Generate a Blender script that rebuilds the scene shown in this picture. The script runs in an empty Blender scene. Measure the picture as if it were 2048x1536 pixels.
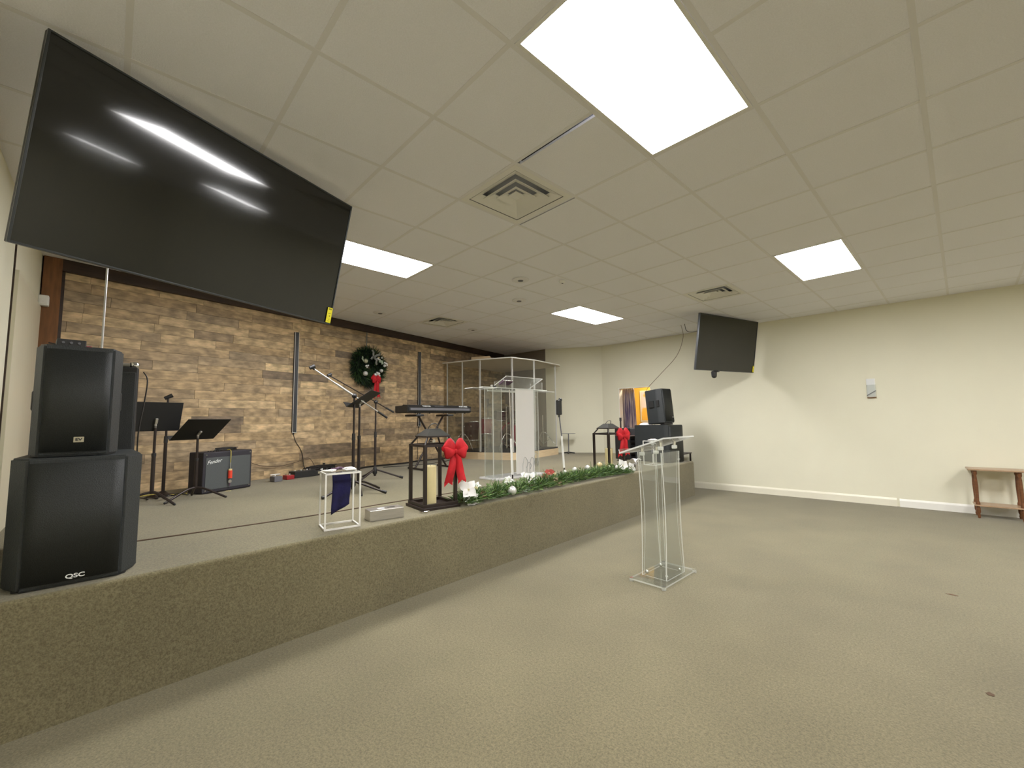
import bpy, bmesh, math, random
from math import sin, cos, pi, radians, atan2, hypot
from mathutils import Vector, Matrix, Euler
random.seed(7)
S = bpy.context.scene
COL = S.collection
# ---------------------------------------------------------------- camera
T = 0.6096                      # one ceiling tile (2 ft)
ZS, ZC = 0.571, 2.951           # stage height, ceiling height
cam_d = bpy.data.cameras.new('camera'); cam = bpy.data.objects.new('camera', cam_d); COL.objects.link(cam)
cam_d.sensor_fit = 'HORIZONTAL'; cam_d.sensor_width = 36.0; cam_d.lens = 848.087 / 2048 * 36.0
cam_d.clip_start = 0.02; cam_d.clip_end = 60
ya, pt, rl = radians(46.6442), radians(4.9620), radians(0.8009)
Rz = Matrix.Rotation(ya, 3, 'Z'); Rx = Matrix.Rotation(pt, 3, 'X'); Ry = Matrix.Rotation(rl, 3, 'Y')
Rc = Rz @ Rx @ Ry
basis = Matrix((Rc @ Vector((1, 0, 0)), Rc @ Vector((0, 0, 1)), -(Rc @ Vector((0, 1, 0))))).transposed()
cam.matrix_world = Matrix.Translation((1.2444, -1.1935, 1.302)) @ basis.to_4x4()
S.camera = cam
# ---------------------------------------------------------------- world, exposure
w = bpy.data.worlds.new('world'); S.world = w; w.use_nodes = True
w.node_tree.nodes['Background'].inputs[0].default_value = (0.9, 0.95, 1, 1)
w.node_tree.nodes['Background'].inputs[1].default_value = 0.05
S.view_settings.view_transform = 'Standard'; S.view_settings.look = 'None'
S.view_settings.gamma = 1.0; S.view_settings.use_curve_mapping = False
S.view_settings.exposure = 0.0
S.cycles.transparent_max_bounces = 40; S.cycles.max_bounces = 12; S.cycles.diffuse_bounces = 8
PANEL_STRENGTH = 45.0           # emission of the ceiling light diffusers
PANEL_COLOR = (1.0, 0.985, 0.985, 1)

# ---------------------------------------------------------------- material helpers
MATS = {}
def new_mat(name):
    m = bpy.data.materials.new(name); m.use_nodes = True
    nt = m.node_tree; nt.nodes.clear()
    out = nt.nodes.new('ShaderNodeOutputMaterial')
    return m, nt, out
def srgb(r, g, b):
    f = lambda c: (c / 255 / 12.92) if c / 255 <= 0.04045 else ((c / 255 + 0.055) / 1.055) ** 2.4
    return (f(r), f(g), f(b), 1)
def pm(name, col, rough=0.6, metal=0.0, var=0.0, scale=20.0, bump=0.0, bscale=None, coat=0.0, stretch=None, spec=None):
    """Principled material with procedural colour variation and fine relief"""
    m, nt, out = new_mat(name); N = nt.nodes; L = nt.links
    b = N.new('ShaderNodeBsdfPrincipled'); L.new(b.outputs[0], out.inputs[0])
    b.inputs['Base Color'].default_value = col; b.inputs['Roughness'].default_value = rough
    b.inputs['Metallic'].default_value = metal; b.inputs['Coat Weight'].default_value = coat; b.inputs['Coat Roughness'].default_value = 0.03
    if spec is not None: b.inputs['Specular IOR Level'].default_value = spec
    tc = N.new('ShaderNodeTexCoord'); mp = N.new('ShaderNodeMapping'); L.new(tc.outputs['Object'], mp.inputs[0])
    if stretch: mp.inputs['Scale'].default_value = stretch
    if var > 0:
        n = N.new('ShaderNodeTexNoise'); n.inputs['Scale'].default_value = scale; n.inputs['Detail'].default_value = 4
        L.new(mp.outputs[0], n.inputs['Vector'])
        r = N.new('ShaderNodeMapRange'); r.inputs[1].default_value = 0.3; r.inputs[2].default_value = 0.7
        r.inputs[3].default_value = 1 - var; r.inputs[4].default_value = 1 + var
        L.new(n.outputs[0], r.inputs[0])
        mx = N.new('ShaderNodeVectorMath'); mx.operation = 'SCALE'; mx.inputs[0].default_value = col[:3]
        L.new(r.outputs[0], mx.inputs['Scale']); L.new(mx.outputs[0], b.inputs['Base Color'])
    if bump > 0:
        n2 = N.new('ShaderNodeTexNoise'); n2.inputs['Scale'].default_value = bscale or scale; n2.inputs['Detail'].default_value = 3
        L.new(mp.outputs[0], n2.inputs['Vector'])
        bp = N.new('ShaderNodeBump'); bp.inputs['Strength'].default_value = bump; bp.inputs['Distance'].default_value = 0.01
        L.new(n2.outputs[0], bp.inputs['Height']); L.new(bp.outputs[0], b.inputs['Normal'])
    MATS[name] = m
    return m
def emit(name, col, s):
    m, nt, out = new_mat(name); e = nt.nodes.new('ShaderNodeEmission')
    e.inputs[0].default_value = col; e.inputs[1].default_value = s; nt.links.new(e.outputs[0], out.inputs[0]); return m
def clear_mat(name, tint, haze=0.0, ior=1.49, hazecol=(0.8, 0.8, 0.78, 1), rough=0.02):
    """thin clear plastic sheet: fresnel reflection over straight-through transmission, with a little surface haze"""
    m, nt, out = new_mat(name); N = nt.nodes; L = nt.links
    tr = N.new('ShaderNodeBsdfTransparent'); tr.inputs[0].default_value = tint
    gl = N.new('ShaderNodeBsdfGlossy'); gl.inputs['Roughness'].default_value = rough
    df = N.new('ShaderNodeBsdfDiffuse'); df.inputs[0].default_value = hazecol
    tl = N.new('ShaderNodeBsdfTranslucent'); tl.inputs[0].default_value = hazecol
    ad = N.new('ShaderNodeMixShader'); ad.inputs[0].default_value = 0.5; L.new(df.outputs[0], ad.inputs[1]); L.new(tl.outputs[0], ad.inputs[2])
    mh = N.new('ShaderNodeMixShader'); mh.inputs[0].default_value = haze; L.new(tr.outputs[0], mh.inputs[1]); L.new(ad.outputs[0], mh.inputs[2])
    fr = N.new('ShaderNodeFresnel'); ge = N.new('ShaderNodeNewGeometry'); mr = N.new('ShaderNodeMapRange')
    mr.inputs[3].default_value = ior; mr.inputs[4].default_value = 1 / ior; L.new(ge.outputs['Backfacing'], mr.inputs[0]); L.new(mr.outputs[0], fr.inputs[0])   # same reflectance from both sides of the sheet
    mx = N.new('ShaderNodeMixShader'); L.new(fr.outputs[0], mx.inputs[0]); L.new(mh.outputs[0], mx.inputs[1]); L.new(gl.outputs[0], mx.inputs[2])
    L.new(mx.outputs[0], out.inputs[0]); return m

def carpet_mat(name, base, dark):
    m, nt, out = new_mat(name); N = nt.nodes; L = nt.links
    b = N.new('ShaderNodeBsdfPrincipled'); b.inputs['Roughness'].default_value = 0.95; b.inputs['Specular IOR Level'].default_value = 0.1
    b.inputs['Sheen Weight'].default_value = 0.25
    L.new(b.outputs[0], out.inputs[0])
    tc = N.new('ShaderNodeTexCoord')
    n1 = N.new('ShaderNodeTexNoise'); n1.inputs['Scale'].default_value = 150; n1.inputs['Detail'].default_value = 3; n1.inputs['Roughness'].default_value = 0.7
    n2 = N.new('ShaderNodeTexNoise'); n2.inputs['Scale'].default_value = 1.7; n2.inputs['Detail'].default_value = 5
    n3 = N.new('ShaderNodeTexNoise'); n3.inputs['Scale'].default_value = 75; n3.inputs['Detail'].default_value = 3
    for n in (n1, n2, n3): L.new(tc.outputs['Object'], n.inputs['Vector'])
    r = N.new('ShaderNodeValToRGB'); r.color_ramp.elements[0].position = 0.36; r.color_ramp.elements[0].color = dark
    r.color_ramp.elements[1].position = 0.64; r.color_ramp.elements[1].color = base
    a = N.new('ShaderNodeMath'); a.operation = 'MULTIPLY_ADD'; a.inputs[1].default_value = 0.45; L.new(n3.outputs[0], a.inputs[0])
    c = N.new('ShaderNodeMath'); c.operation = 'MULTIPLY_ADD'; c.inputs[1].default_value = 0.55; c.inputs[2].default_value = 0.0
    L.new(n1.outputs[0], c.inputs[0]); L.new(c.outputs[0], a.inputs[2]); L.new(a.outputs[0], r.inputs[0])
    mr = N.new('ShaderNodeMapRange'); mr.inputs[1].default_value = 0.3; mr.inputs[2].default_value = 0.7; mr.inputs[3].default_value = 0.9; mr.inputs[4].default_value = 1.1
    L.new(n2.outputs[0], mr.inputs[0])
    sc = N.new('ShaderNodeVectorMath'); sc.operation = 'SCALE'; L.new(r.outputs[0], sc.inputs[0]); L.new(mr.outputs[0], sc.inputs['Scale'])
    L.new(sc.outputs[0], b.inputs['Base Color'])
    bp = N.new('ShaderNodeBump'); bp.inputs['Strength'].default_value = 0.35; bp.inputs['Distance'].default_value = 0.006
    L.new(n1.outputs[0], bp.inputs['Height']); L.new(bp.outputs[0], b.inputs['Normal'])
    return m

M = {}
M['carpet'] = carpet_mat('olive_beige_carpet', (0.212, 0.186, 0.110, 1), (0.116, 0.100, 0.057, 1))
M['cream'] = pm('cream_wall_paint', (0.762, 0.738, 0.590, 1), 0.7, var=0.02, scale=1.5, bump=0.05, bscale=60)
M['taupe'] = pm('taupe_wall_paint', (0.23, 0.195, 0.155, 1), 0.7, var=0.03, scale=2, bump=0.05, bscale=60)
M['door_paint'] = pm('cream_gloss_paint', (0.74, 0.70, 0.54, 1), 0.3, var=0.02, scale=2)
M['tile'] = pm('mineral_ceiling_tile', (0.85, 0.85, 0.90, 1), 0.9, var=0.035, scale=160, bump=0.25, bscale=150)
M['tee'] = pm('painted_ceiling_tee', (0.76, 0.75, 0.76, 1), 0.6)
M['white_metal'] = pm('white_painted_metal', (0.78, 0.77, 0.73, 1), 0.45)
M['base_white'] = pm('white_baseboard_paint', (0.86, 0.85, 0.80, 1), 0.4, var=0.02, scale=3)
M['emit'] = emit('led_panel_glow', PANEL_COLOR, PANEL_STRENGTH)
M['dark_void'] = pm('dark_plenum', (0.02, 0.02, 0.025, 1), 0.9)
M['beam'] = pm('dark_stained_beam', (0.035, 0.018, 0.010, 1), 0.55, var=0.3, scale=4, stretch=(1, 1, 8))
M['post'] = pm('orange_brown_stained_wood', (0.20, 0.085, 0.030, 1), 0.45, var=0.25, scale=5, stretch=(8, 8, 1))
M['black'] = pm('black_plastic', (0.016, 0.016, 0.017, 1), 0.45, var=0.1, scale=30, bump=0.1, bscale=200)
M['grille'] = pm('black_steel_grille', (0.011, 0.013, 0.0125, 1), 0.55, var=0.35, scale=240, bump=0.3, bscale=260)
M['cabinet'] = pm('textured_black_cabinet', (0.020, 0.024, 0.026, 1), 0.5, var=0.15, scale=90, bump=0.3, bscale=180)
M['blackmetal'] = pm('black_coated_metal', (0.028, 0.020, 0.018, 1), 0.38, metal=0.3)
M['desk'] = pm('black_steel_sheet', (0.006, 0.006, 0.006, 1), 0.6)
M['chrome'] = pm('chrome', (0.75, 0.75, 0.74, 1), 0.18, metal=1.0)
M['silver'] = pm('brushed_steel', (0.55, 0.53, 0.50, 1), 0.32, metal=0.85, var=0.08, scale=8, stretch=(1, 1, 30))
M['screen'] = pm('glossy_lcd_glass', (0.010, 0.0105, 0.010, 1), 0.085, spec=0.5, coat=0.25)
M['bezel'] = pm('dark_grey_bezel', (0.05, 0.055, 0.06, 1), 0.3, metal=0.4)
M['yellow'] = pm('yellow_paper_label', (0.80, 0.72, 0.02, 1), 0.6)
M['yellow_ink'] = pm('dark_label_ink', (0.25, 0.2, 0.02, 1), 0.6)
M['plate'] = pm('pale_metal_badge', (0.42, 0.38, 0.27, 1), 0.45)
M['white'] = pm('white_plastic', (0.80, 0.80, 0.77, 1), 0.4)
M['ink_w'] = pm('white_print', (0.72, 0.74, 0.74, 1), 0.5)
M['amp_tolex'] = pm('black_tolex', (0.022, 0.020, 0.028, 1), 0.6, var=0.2, scale=100, bump=0.3, bscale=200)
M['amp_cloth'] = pm('silver_grey_grille_cloth', (0.075, 0.083, 0.085, 1), 0.8, var=0.25, scale=200, bump=0.2, bscale=200)
M['red'] = pm('red_velvet', (0.47, 0.003, 0.010, 1), 0.75, var=0.2, scale=14, bump=0.2, bscale=60)
M['orange_red'] = pm('orange_red_plastic', (0.72, 0.06, 0.03, 1), 0.35)
M['ycord'] = pm('yellow_cord', (0.55, 0.45, 0.08, 1), 0.6)
M['navy'] = pm('navy_velvet', (0.003, 0.002, 0.045, 1), 0.85, var=0.3, scale=20, bump=0.2, bscale=60)
M['white_cloth'] = pm('white_fabric', (0.80, 0.79, 0.77, 1), 0.85, var=0.04, scale=12, bump=0.15, bscale=60)
M['purple'] = pm('dull_purple_fabric', (0.10, 0.055, 0.09, 1), 0.85)
M['candle'] = pm('ivory_wax', (0.74, 0.64, 0.34, 1), 0.5, var=0.04, scale=10)
M['lantern'] = pm('dark_brown_metal', (0.020, 0.012, 0.010, 1), 0.4, var=0.2, scale=20)
M['lantern_roof'] = pm('glossy_dark_metal', (0.10, 0.10, 0.095, 1), 0.3, metal=0.6)
M['green'] = pm('pine_green', (0.055, 0.115, 0.030, 1), 0.6, var=0.45, scale=30)
M['green2'] = pm('fir_light_green', (0.15, 0.25, 0.06, 1), 0.6, var=0.35, scale=30)
M['green_dark'] = pm('deep_wreath_green', (0.010, 0.026, 0.014, 1), 0.65, var=0.4, scale=30)
M['pale_green'] = pm('frosted_sage', (0.28, 0.34, 0.25, 1), 0.7)
M['twig'] = pm('brown_twig', (0.09, 0.05, 0.025, 1), 0.8)
M['silver_ball'] = pm('satin_silver_bauble', (0.62, 0.62, 0.60, 1), 0.32, metal=0.35, var=0.12, scale=30)
M['gold_ball'] = pm('champagne_bauble', (0.62, 0.52, 0.28, 1), 0.35, metal=0.3)
M['sage_ball'] = pm('sage_silver_bauble', (0.42, 0.43, 0.32, 1), 0.25, metal=0.5)
M['cone'] = pm('pinecone_brown', (0.12, 0.065, 0.035, 1), 0.8, var=0.4, scale=60)
M['cone_tip'] = pm('pinecone_cream_tip', (0.5, 0.42, 0.26, 1), 0.8)
M['berry'] = pm('rusty_red_petal', (0.30, 0.045, 0.03, 1), 0.7, var=0.3, scale=40)
M['grey_ribbon'] = pm('silver_grey_ribbon', (0.19, 0.20, 0.18, 1), 0.5, metal=0.3)
M['clear'] = clear_mat('clear_acrylic', (0.95, 0.96, 0.95, 1), haze=0.035)
M['clear2'] = clear_mat('clear_shield_acrylic', (0.95, 0.955, 0.94, 1), haze=0.05, hazecol=(0.6, 0.57, 0.5, 1))
M['edge'] = clear_mat('sawn_edge_piped_light', (0.95, 0.97, 0.95, 1), haze=0.62, hazecol=(0.95, 0.96, 0.92, 1), rough=0.1)  # sawn edge whitened to stand in for light piped along the sheet
M['frost'] = clear_mat('frosted_acrylic', (0.9, 0.9, 0.9, 1), haze=0.93, hazecol=(0.97, 0.96, 0.95, 1), rough=0.4)
M['frost_line'] = pm('clear_etched_line', (0.36, 0.36, 0.36, 1), 0.3)
M['alu'] = pm('satin_aluminium', (0.60, 0.60, 0.585, 1), 0.35, metal=0.45)
M['birch'] = pm('pale_birch_plywood', (0.66, 0.52, 0.33, 1), 0.55, var=0.08, scale=6, stretch=(1, 1, 8))
M['roofboard'] = pm('pale_roof_board', (0.68, 0.61, 0.50, 1), 0.6, var=0.04, scale=4)
M['drum_red'] = pm('wine_red_lacquer', (0.17, 0.006, 0.020, 1), 0.2, coat=0.6)
M['drum_dark'] = pm('dark_wine_lacquer', (0.045, 0.008, 0.014, 1), 0.25, coat=0.5)
M['drum_head'] = pm('coated_drum_head', (0.55, 0.54, 0.50, 1), 0.5)
M['black_head'] = pm('black_drum_head', (0.015, 0.014, 0.016, 1), 0.35)
M['cymbal'] = pm('bronze_cymbal', (0.55, 0.45, 0.25, 1), 0.3, metal=0.9)
M['rug'] = pm('black_drum_rug', (0.02, 0.02, 0.025, 1), 0.9)
M['oak'] = pm('honey_oak', (0.155, 0.060, 0.022, 1), 0.4, var=0.25, scale=12, stretch=(1, 1, 6))
M['oak_top'] = pm('pale_oak_top', (0.40, 0.27, 0.17, 1), 0.3, var=0.15, scale=10, stretch=(1, 8, 1))
M['cord'] = pm('black_rubber_cord', (0.018, 0.015, 0.013, 1), 0.6)
M['cord_brown'] = pm('brown_cord', (0.10, 0.06, 0.035, 1), 0.6)
M['led_strip'] = pm('smoked_lamp_lens', (0.045, 0.048, 0.055, 1), 0.25)
M['yellow_room'] = pm('golden_yellow_wall', (0.85, 0.56, 0.10, 1), 0.7, var=0.03, scale=3)
M['room_lamp'] = emit('warm_room_lamp', (1, 0.86, 0.6, 1), 150)
M['paper'] = pm('white_paper', (0.72, 0.74, 0.74, 1), 0.7)
M['grey'] = pm('mid_grey_plastic', (0.13, 0.13, 0.145, 1), 0.5)
M['pinkish'] = pm('pale_pink_card', (0.5, 0.36, 0.32, 1), 0.6)
M['blue_dot'] = pm('pale_blue_cap', (0.35, 0.5, 0.75, 1), 0.4)
M['pedal_red'] = pm('red_pedal_enamel', (0.32, 0.02, 0.025, 1), 0.35)

M['duct_grey'] = pm('bluish_grey_duct', (0.42, 0.43, 0.46, 1), 0.7)
def plank_mat():
    m, nt, out = new_mat('rustic_wood_plank'); N = nt.nodes; L = nt.links
    b = N.new('ShaderNodeBsdfPrincipled'); b.inputs['Roughness'].default_value = 0.6; L.new(b.outputs[0], out.inputs[0])
    oi = N.new('ShaderNodeObjectInfo'); tc = N.new('ShaderNodeTexCoord')
    ramp = N.new('ShaderNodeValToRGB'); L.new(oi.outputs['Random'], ramp.inputs[0]); cr = ramp.color_ramp; cr.interpolation = 'LINEAR'
    cols = [(0.0, (0.20, 0.148, 0.098)), (0.16, (0.345, 0.250, 0.148)), (0.34, (0.480, 0.344, 0.189)), (0.5, (0.360, 0.269, 0.166)),
            (0.66, (0.600, 0.440, 0.248)), (0.84, (0.424, 0.299, 0.161)), (1.0, (0.640, 0.479, 0.271))]
    cr.elements[0].color = (*cols[0][1], 1); cr.elements[1].color = (*cols[-1][1], 1)
    for p, c in cols[1:-1]:
        e = cr.elements.new(p); e.color = (*c, 1)
    off = N.new('ShaderNodeVectorMath'); off.operation = 'SCALE'; L.new(oi.outputs['Location'], off.inputs[0]); off.inputs['Scale'].default_value = 7.31
    ad = N.new('ShaderNodeVectorMath'); ad.operation = 'ADD'; L.new(tc.outputs['Object'], ad.inputs[0]); L.new(off.outputs[0], ad.inputs[1])
    mp = N.new('ShaderNodeMapping'); mp.inputs['Scale'].default_value = (3.2, 3.2, 17); L.new(ad.outputs[0], mp.inputs[0])
    n = N.new('ShaderNodeTexNoise'); n.inputs['Scale'].default_value = 2.4; n.inputs['Detail'].default_value = 6; n.inputs['Distortion'].default_value = 0.6
    L.new(mp.outputs[0], n.inputs['Vector'])
    mp2 = N.new('ShaderNodeMapping'); mp2.inputs['Scale'].default_value = (5, 5, 9); L.new(ad.outputs[0], mp2.inputs[0])
    n2 = N.new('ShaderNodeTexNoise'); n2.inputs['Scale'].default_value = 1.6; n2.inputs['Detail'].default_value = 3; L.new(mp2.outputs[0], n2.inputs['Vector'])
    r1 = N.new('ShaderNodeMapRange'); r1.inputs[1].default_value = 0.32; r1.inputs[2].default_value = 0.68; r1.inputs[3].default_value = 0.84; r1.inputs[4].default_value = 1.16; L.new(n.outputs[0], r1.inputs[0])
    r2 = N.new('ShaderNodeMapRange'); r2.inputs[1].default_value = 0.35; r2.inputs[2].default_value = 0.65; r2.inputs[3].default_value = 0.62; r2.inputs[4].default_value = 1.22; L.new(n2.outputs[0], r2.inputs[0])
    mu = N.new('ShaderNodeMath'); mu.operation = 'MULTIPLY'; L.new(r1.outputs[0], mu.inputs[0]); L.new(r2.outputs[0], mu.inputs[1])
    sc = N.new('ShaderNodeVectorMath'); sc.operation = 'SCALE'; L.new(ramp.outputs[0], sc.inputs[0]); L.new(mu.outputs[0], sc.inputs['Scale'])
    L.new(sc.outputs[0], b.inputs['Base Color'])
    return m
M['plank'] = plank_mat()
def curtain_mat():
    m, nt, out = new_mat('purple_grey_satin'); N = nt.nodes; L = nt.links
    b = N.new('ShaderNodeBsdfPrincipled'); b.inputs['Roughness'].default_value = 0.4; L.new(b.outputs[0], out.inputs[0])
    tc = N.new('ShaderNodeTexCoord'); mp = N.new('ShaderNodeMapping'); mp.inputs['Scale'].default_value = (22, 1, 1.3); L.new(tc.outputs['Object'], mp.inputs[0])
    n = N.new('ShaderNodeTexNoise'); n.inputs['Scale'].default_value = 1.2; n.inputs['Detail'].default_value = 3; L.new(mp.outputs[0], n.inputs['Vector'])
    r = N.new('ShaderNodeValToRGB'); r.color_ramp.elements[0].position = 0.4; r.color_ramp.elements[0].color = (0.10, 0.07, 0.14, 1)
    r.color_ramp.elements[1].position = 0.62; r.color_ramp.elements[1].color = (0.50, 0.40, 0.34, 1)
    L.new(n.outputs[0], r.inputs[0]); L.new(r.outputs[0], b.inputs['Base Color']); return m
M['curtain'] = curtain_mat()
def picture_mat():
    m, nt, out = new_mat('abstract_print'); N = nt.nodes; L = nt.links
    b = N.new('ShaderNodeBsdfPrincipled'); b.inputs['Roughness'].default_value = 0.5; L.new(b.outputs[0], out.inputs[0])
    tc = N.new('ShaderNodeTexCoord'); n = N.new('ShaderNodeTexNoise'); n.inputs['Scale'].default_value = 2.6; L.new(tc.outputs['Object'], n.inputs['Vector'])
    r = N.new('ShaderNodeValToRGB'); r.color_ramp.elements[0].position = 0.5; r.color_ramp.elements[0].color = (0.72, 0.68, 0.78, 1)
    r.color_ramp.elements[1].position = 0.56; r.color_ramp.elements[1].color = (0.80, 0.5, 0.1, 1)
    L.new(n.outputs[0], r.inputs[0]); L.new(r.outputs[0], b.inputs['Base Color']); return m
M['picture'] = picture_mat()

# ---------------------------------------------------------------- mesh builder
class MB:
    def __init__(s): s.v = []; s.f = []; s.mi = []; s.sm = []
    def add(s, vs, fs, mi=0, smooth=False):
        o = len(s.v); s.v += [tuple(v) for v in vs]
        for k, f in enumerate(fs):
            s.f.append([i + o for i in f]); s.mi.append(mi[k] if isinstance(mi, (list, tuple)) else mi); s.sm.append(smooth)
        return s
    def box(s, c, d, rot=None, mi=0, ch=0.0):
        """box at centre c with size d, optional chamfer of all edges"""
        hx, hy, hz = d[0] / 2, d[1] / 2, d[2] / 2
        if ch > 0:
            k = min(ch, hx * .9, hy * .9, hz * .9); bm = bmesh.new(); bmesh.ops.create_cube(bm, size=1)
            for v in bm.verts: v.co = Vector((v.co.x * 2 * hx, v.co.y * 2 * hy, v.co.z * 2 * hz))
            bmesh.ops.bevel(bm, geom=bm.edges[:], offset=k, segments=2, affect='EDGES', profile=0.5)
            vs = [v.co.copy() for v in bm.verts]; bm.verts.index_update(); fs = [[v.index for v in f.verts] for f in bm.faces]; bm.free()
        else:
            vs = [Vector((x, y, z)) for x in (-hx, hx) for y in (-hy, hy) for z in (-hz, hz)]
            fs = [(0, 1, 3, 2), (4, 6, 7, 5), (0, 4, 5, 1), (2, 3, 7, 6), (0, 2, 6, 4), (1, 5, 7, 3)]
        if rot is not None: vs = [rot @ v for v in vs]
        return s.add([v + Vector(c) for v in vs], fs, mi)
    def sheet(s, c, d, rot=None, thin=0):
        """thin sheet: big faces material 0, narrow faces material 1"""
        hx, hy, hz = d[0] / 2, d[1] / 2, d[2] / 2
        vs = [Vector((x, y, z)) for x in (-hx, hx) for y in (-hy, hy) for z in (-hz, hz)]
        fs = [(0, 1, 3, 2), (4, 6, 7, 5), (0, 4, 5, 1), (2, 3, 7, 6), (0, 2, 6, 4), (1, 5, 7, 3)]
        mi = [1] * 6; mi[thin * 2] = 0; mi[thin * 2 + 1] = 0
        if rot is not None: vs = [rot @ v for v in vs]
        return s.add([v + Vector(c) for v in vs], fs, mi)
    def cyl(s, p0, p1, r0, r1=None, n=16, mi=0, caps=True):
        r1 = r0 if r1 is None else r1; p0 = Vector(p0); p1 = Vector(p1); d = (p1 - p0).normalized()
        a = d.orthogonal().normalized(); b = d.cross(a)
        vs = [p + a * (r * cos(2 * pi * i / n)) + b * (r * sin(2 * pi * i / n)) for p, r in ((p0, r0), (p1, r1)) for i in range(n)]
        fs = [(i, (i + 1) % n, n + (i + 1) % n, n + i) for i in range(n)]
        s.add(vs, fs, mi, True)
        if caps: s.add(vs[:n], [list(range(n))[::-1]], mi); s.add(vs[n:], [list(range(n))], mi)
        return s
    def tube(s, pts, r, n=8, mi=0):
        pts = [Vector(p) for p in pts]; m = len(pts); rs = r if isinstance(r, (list, tuple)) else [r] * m
        vs = []; a = None
        for i, p in enumerate(pts):
            t = (pts[min(i + 1, m - 1)] - pts[max(i - 1, 0)]).normalized()
            a = t.orthogonal().normalized() if a is None else (a - t * a.dot(t)).normalized()
            b = t.cross(a); vs += [p + a * (rs[i] * cos(2 * pi * k / n)) + b * (rs[i] * sin(2 * pi * k / n)) for k in range(n)]
        fs = [(i * n + k, i * n + (k + 1) % n, (i + 1) * n + (k + 1) % n, (i + 1) * n + k) for i in range(m - 1) for k in range(n)]
        s.add(vs, fs, mi, True); s.add(vs[:n], [list(range(n))[::-1]], mi); s.add(vs[-n:], [list(range(n))], mi); return s
    def sphere(s, c, r, n=14, m=9, mi=0, sc=(1, 1, 1)):
        c = Vector(c); vs = [c + Vector((0, 0, r * sc[2]))]
        for j in range(1, m):
            th = pi * j / m
            vs += [c + Vector((r * sc[0] * sin(th) * cos(2 * pi * i / n), r * sc[1] * sin(th) * sin(2 * pi * i / n), r * sc[2] * cos(th))) for i in range(n)]
        vs.append(c - Vector((0, 0, r * sc[2]))); L = len(vs) - 1
        fs = [(0, 1 + i, 1 + (i + 1) % n) for i in range(n)]
        for j in range(m - 2):
            o = 1 + j * n; fs += [(o + i, o + n + i, o + n + (i + 1) % n, o + (i + 1) % n) for i in range(n)]
        o = 1 + (m - 2) * n; fs += [(o + i, L, o + (i + 1) % n) for i in range(n)]
        return s.add(vs, fs, mi, True)
    def lathe(s, c, prof, n=20, mi=0, axis=None):
        """prof: list of (radius, height)"""
        c = Vector(c); vs = []
        for r, h in prof: vs += [Vector((r * cos(2 * pi * i / n), r * sin(2 * pi * i / n), h)) for i in range(n)]
        if axis is not None: vs = [axis @ v for v in vs]
        vs = [c + v for v in vs]
        fs = [(j * n + i, j * n + (i + 1) % n, (j + 1) * n + (i + 1) % n, (j + 1) * n + i) for j in range(len(prof) - 1) for i in range(n)]
        s.add(vs, fs, mi, True); s.add(vs[:n], [list(range(n))[::-1]], mi); s.add(vs[-n:], [list(range(n))], mi); return s
    def prism(s, poly, z0, z1, mi=0, side=None):
        n = len(poly); vs = [(x, y, z0) for x, y in poly] + [(x, y, z1) for x, y in poly]
        ar = sum(poly[i][0] * poly[(i + 1) % n][1] - poly[(i + 1) % n][0] * poly[i][1] for i in range(n))
        fs = [list(range(n))[::-1], list(range(n, 2 * n))] + [(i, (i + 1) % n, n + (i + 1) % n, n + i) for i in range(n)]
        if ar < 0: fs = [list(f)[::-1] for f in fs]
        sd = mi if side is None else side
        return s.add(vs, fs, [mi, mi] + [sd] * n)
    def ribbon(s, pts, wid, th=0.002, mi=0):
        """strip following pts; wid = list of half-width vectors"""
        pts = [Vector(p) for p in pts]; m = len(pts); vs = []
        for i, p in enumerate(pts):
            t = (pts[min(i + 1, m - 1)] - pts[max(i - 1, 0)]).normalized(); w_ = Vector(wid[i]); nn = t.cross(w_).normalized() * th
            vs += [p - w_ - nn, p + w_ - nn, p + w_ + nn, p - w_ + nn]
        fs = [(i * 4 + k, i * 4 + (k + 1) % 4, (i + 1) * 4 + (k + 1) % 4, (i + 1) * 4 + k) for i in range(m - 1) for k in range(4)]
        s.add(vs, fs, mi, True); s.add(vs[:4], [(3, 2, 1, 0)], mi); s.add(vs[-4:], [(0, 1, 2, 3)], mi); return s
    def mesh(s, name, mats):
        me = bpy.data.meshes.new(name); me.from_pydata(s.v, [], s.f)
        for m in (mats if isinstance(mats, (list, tuple)) else [mats]): me.materials.append(m)
        for p, mi, sm in zip(me.polygons, s.mi, s.sm): p.material_index = mi; p.use_smooth = sm
        me.update(); return me
    def build(s, name, mats, parent=None, label=None, kind=None):
        return link(name, s.mesh(name, mats), parent, label, kind)

def link(name, me, parent=None, label=None, kind=None, loc=None):
    o = bpy.data.objects.new(name, me); COL.objects.link(o)
    if parent is not None: o.parent = parent
    if label: o['label'] = label
    if kind: o['kind'] = kind
    if loc is not None: o.location = loc
    return o
def thing(name, label, cat, loc=(0, 0, 0), rotz=0.0, group=None, rot=None):
    o = bpy.data.objects.new(name, None); COL.objects.link(o); o.empty_display_size = 0.1
    o.location = loc; o.rotation_euler = rot if rot else (0, 0, rotz); o['label'] = label; o['category'] = cat
    if group: o['group'] = group
    return o
def tag(o, label, cat, group=None):
    o['label'] = label; o['category'] = cat
    if group: o['group'] = group
    return o
def struct(name, mb, mats):
    o = mb.build(name, mats); o['kind'] = 'structure'; return o
def copy_tree(o, parent=None, label=None):
    c = o.copy(); COL.objects.link(c)
    if parent is not None: c.parent = parent
    if label: c['label'] = label
    for ch in list(o.children): copy_tree(ch, c)
    return c
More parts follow.
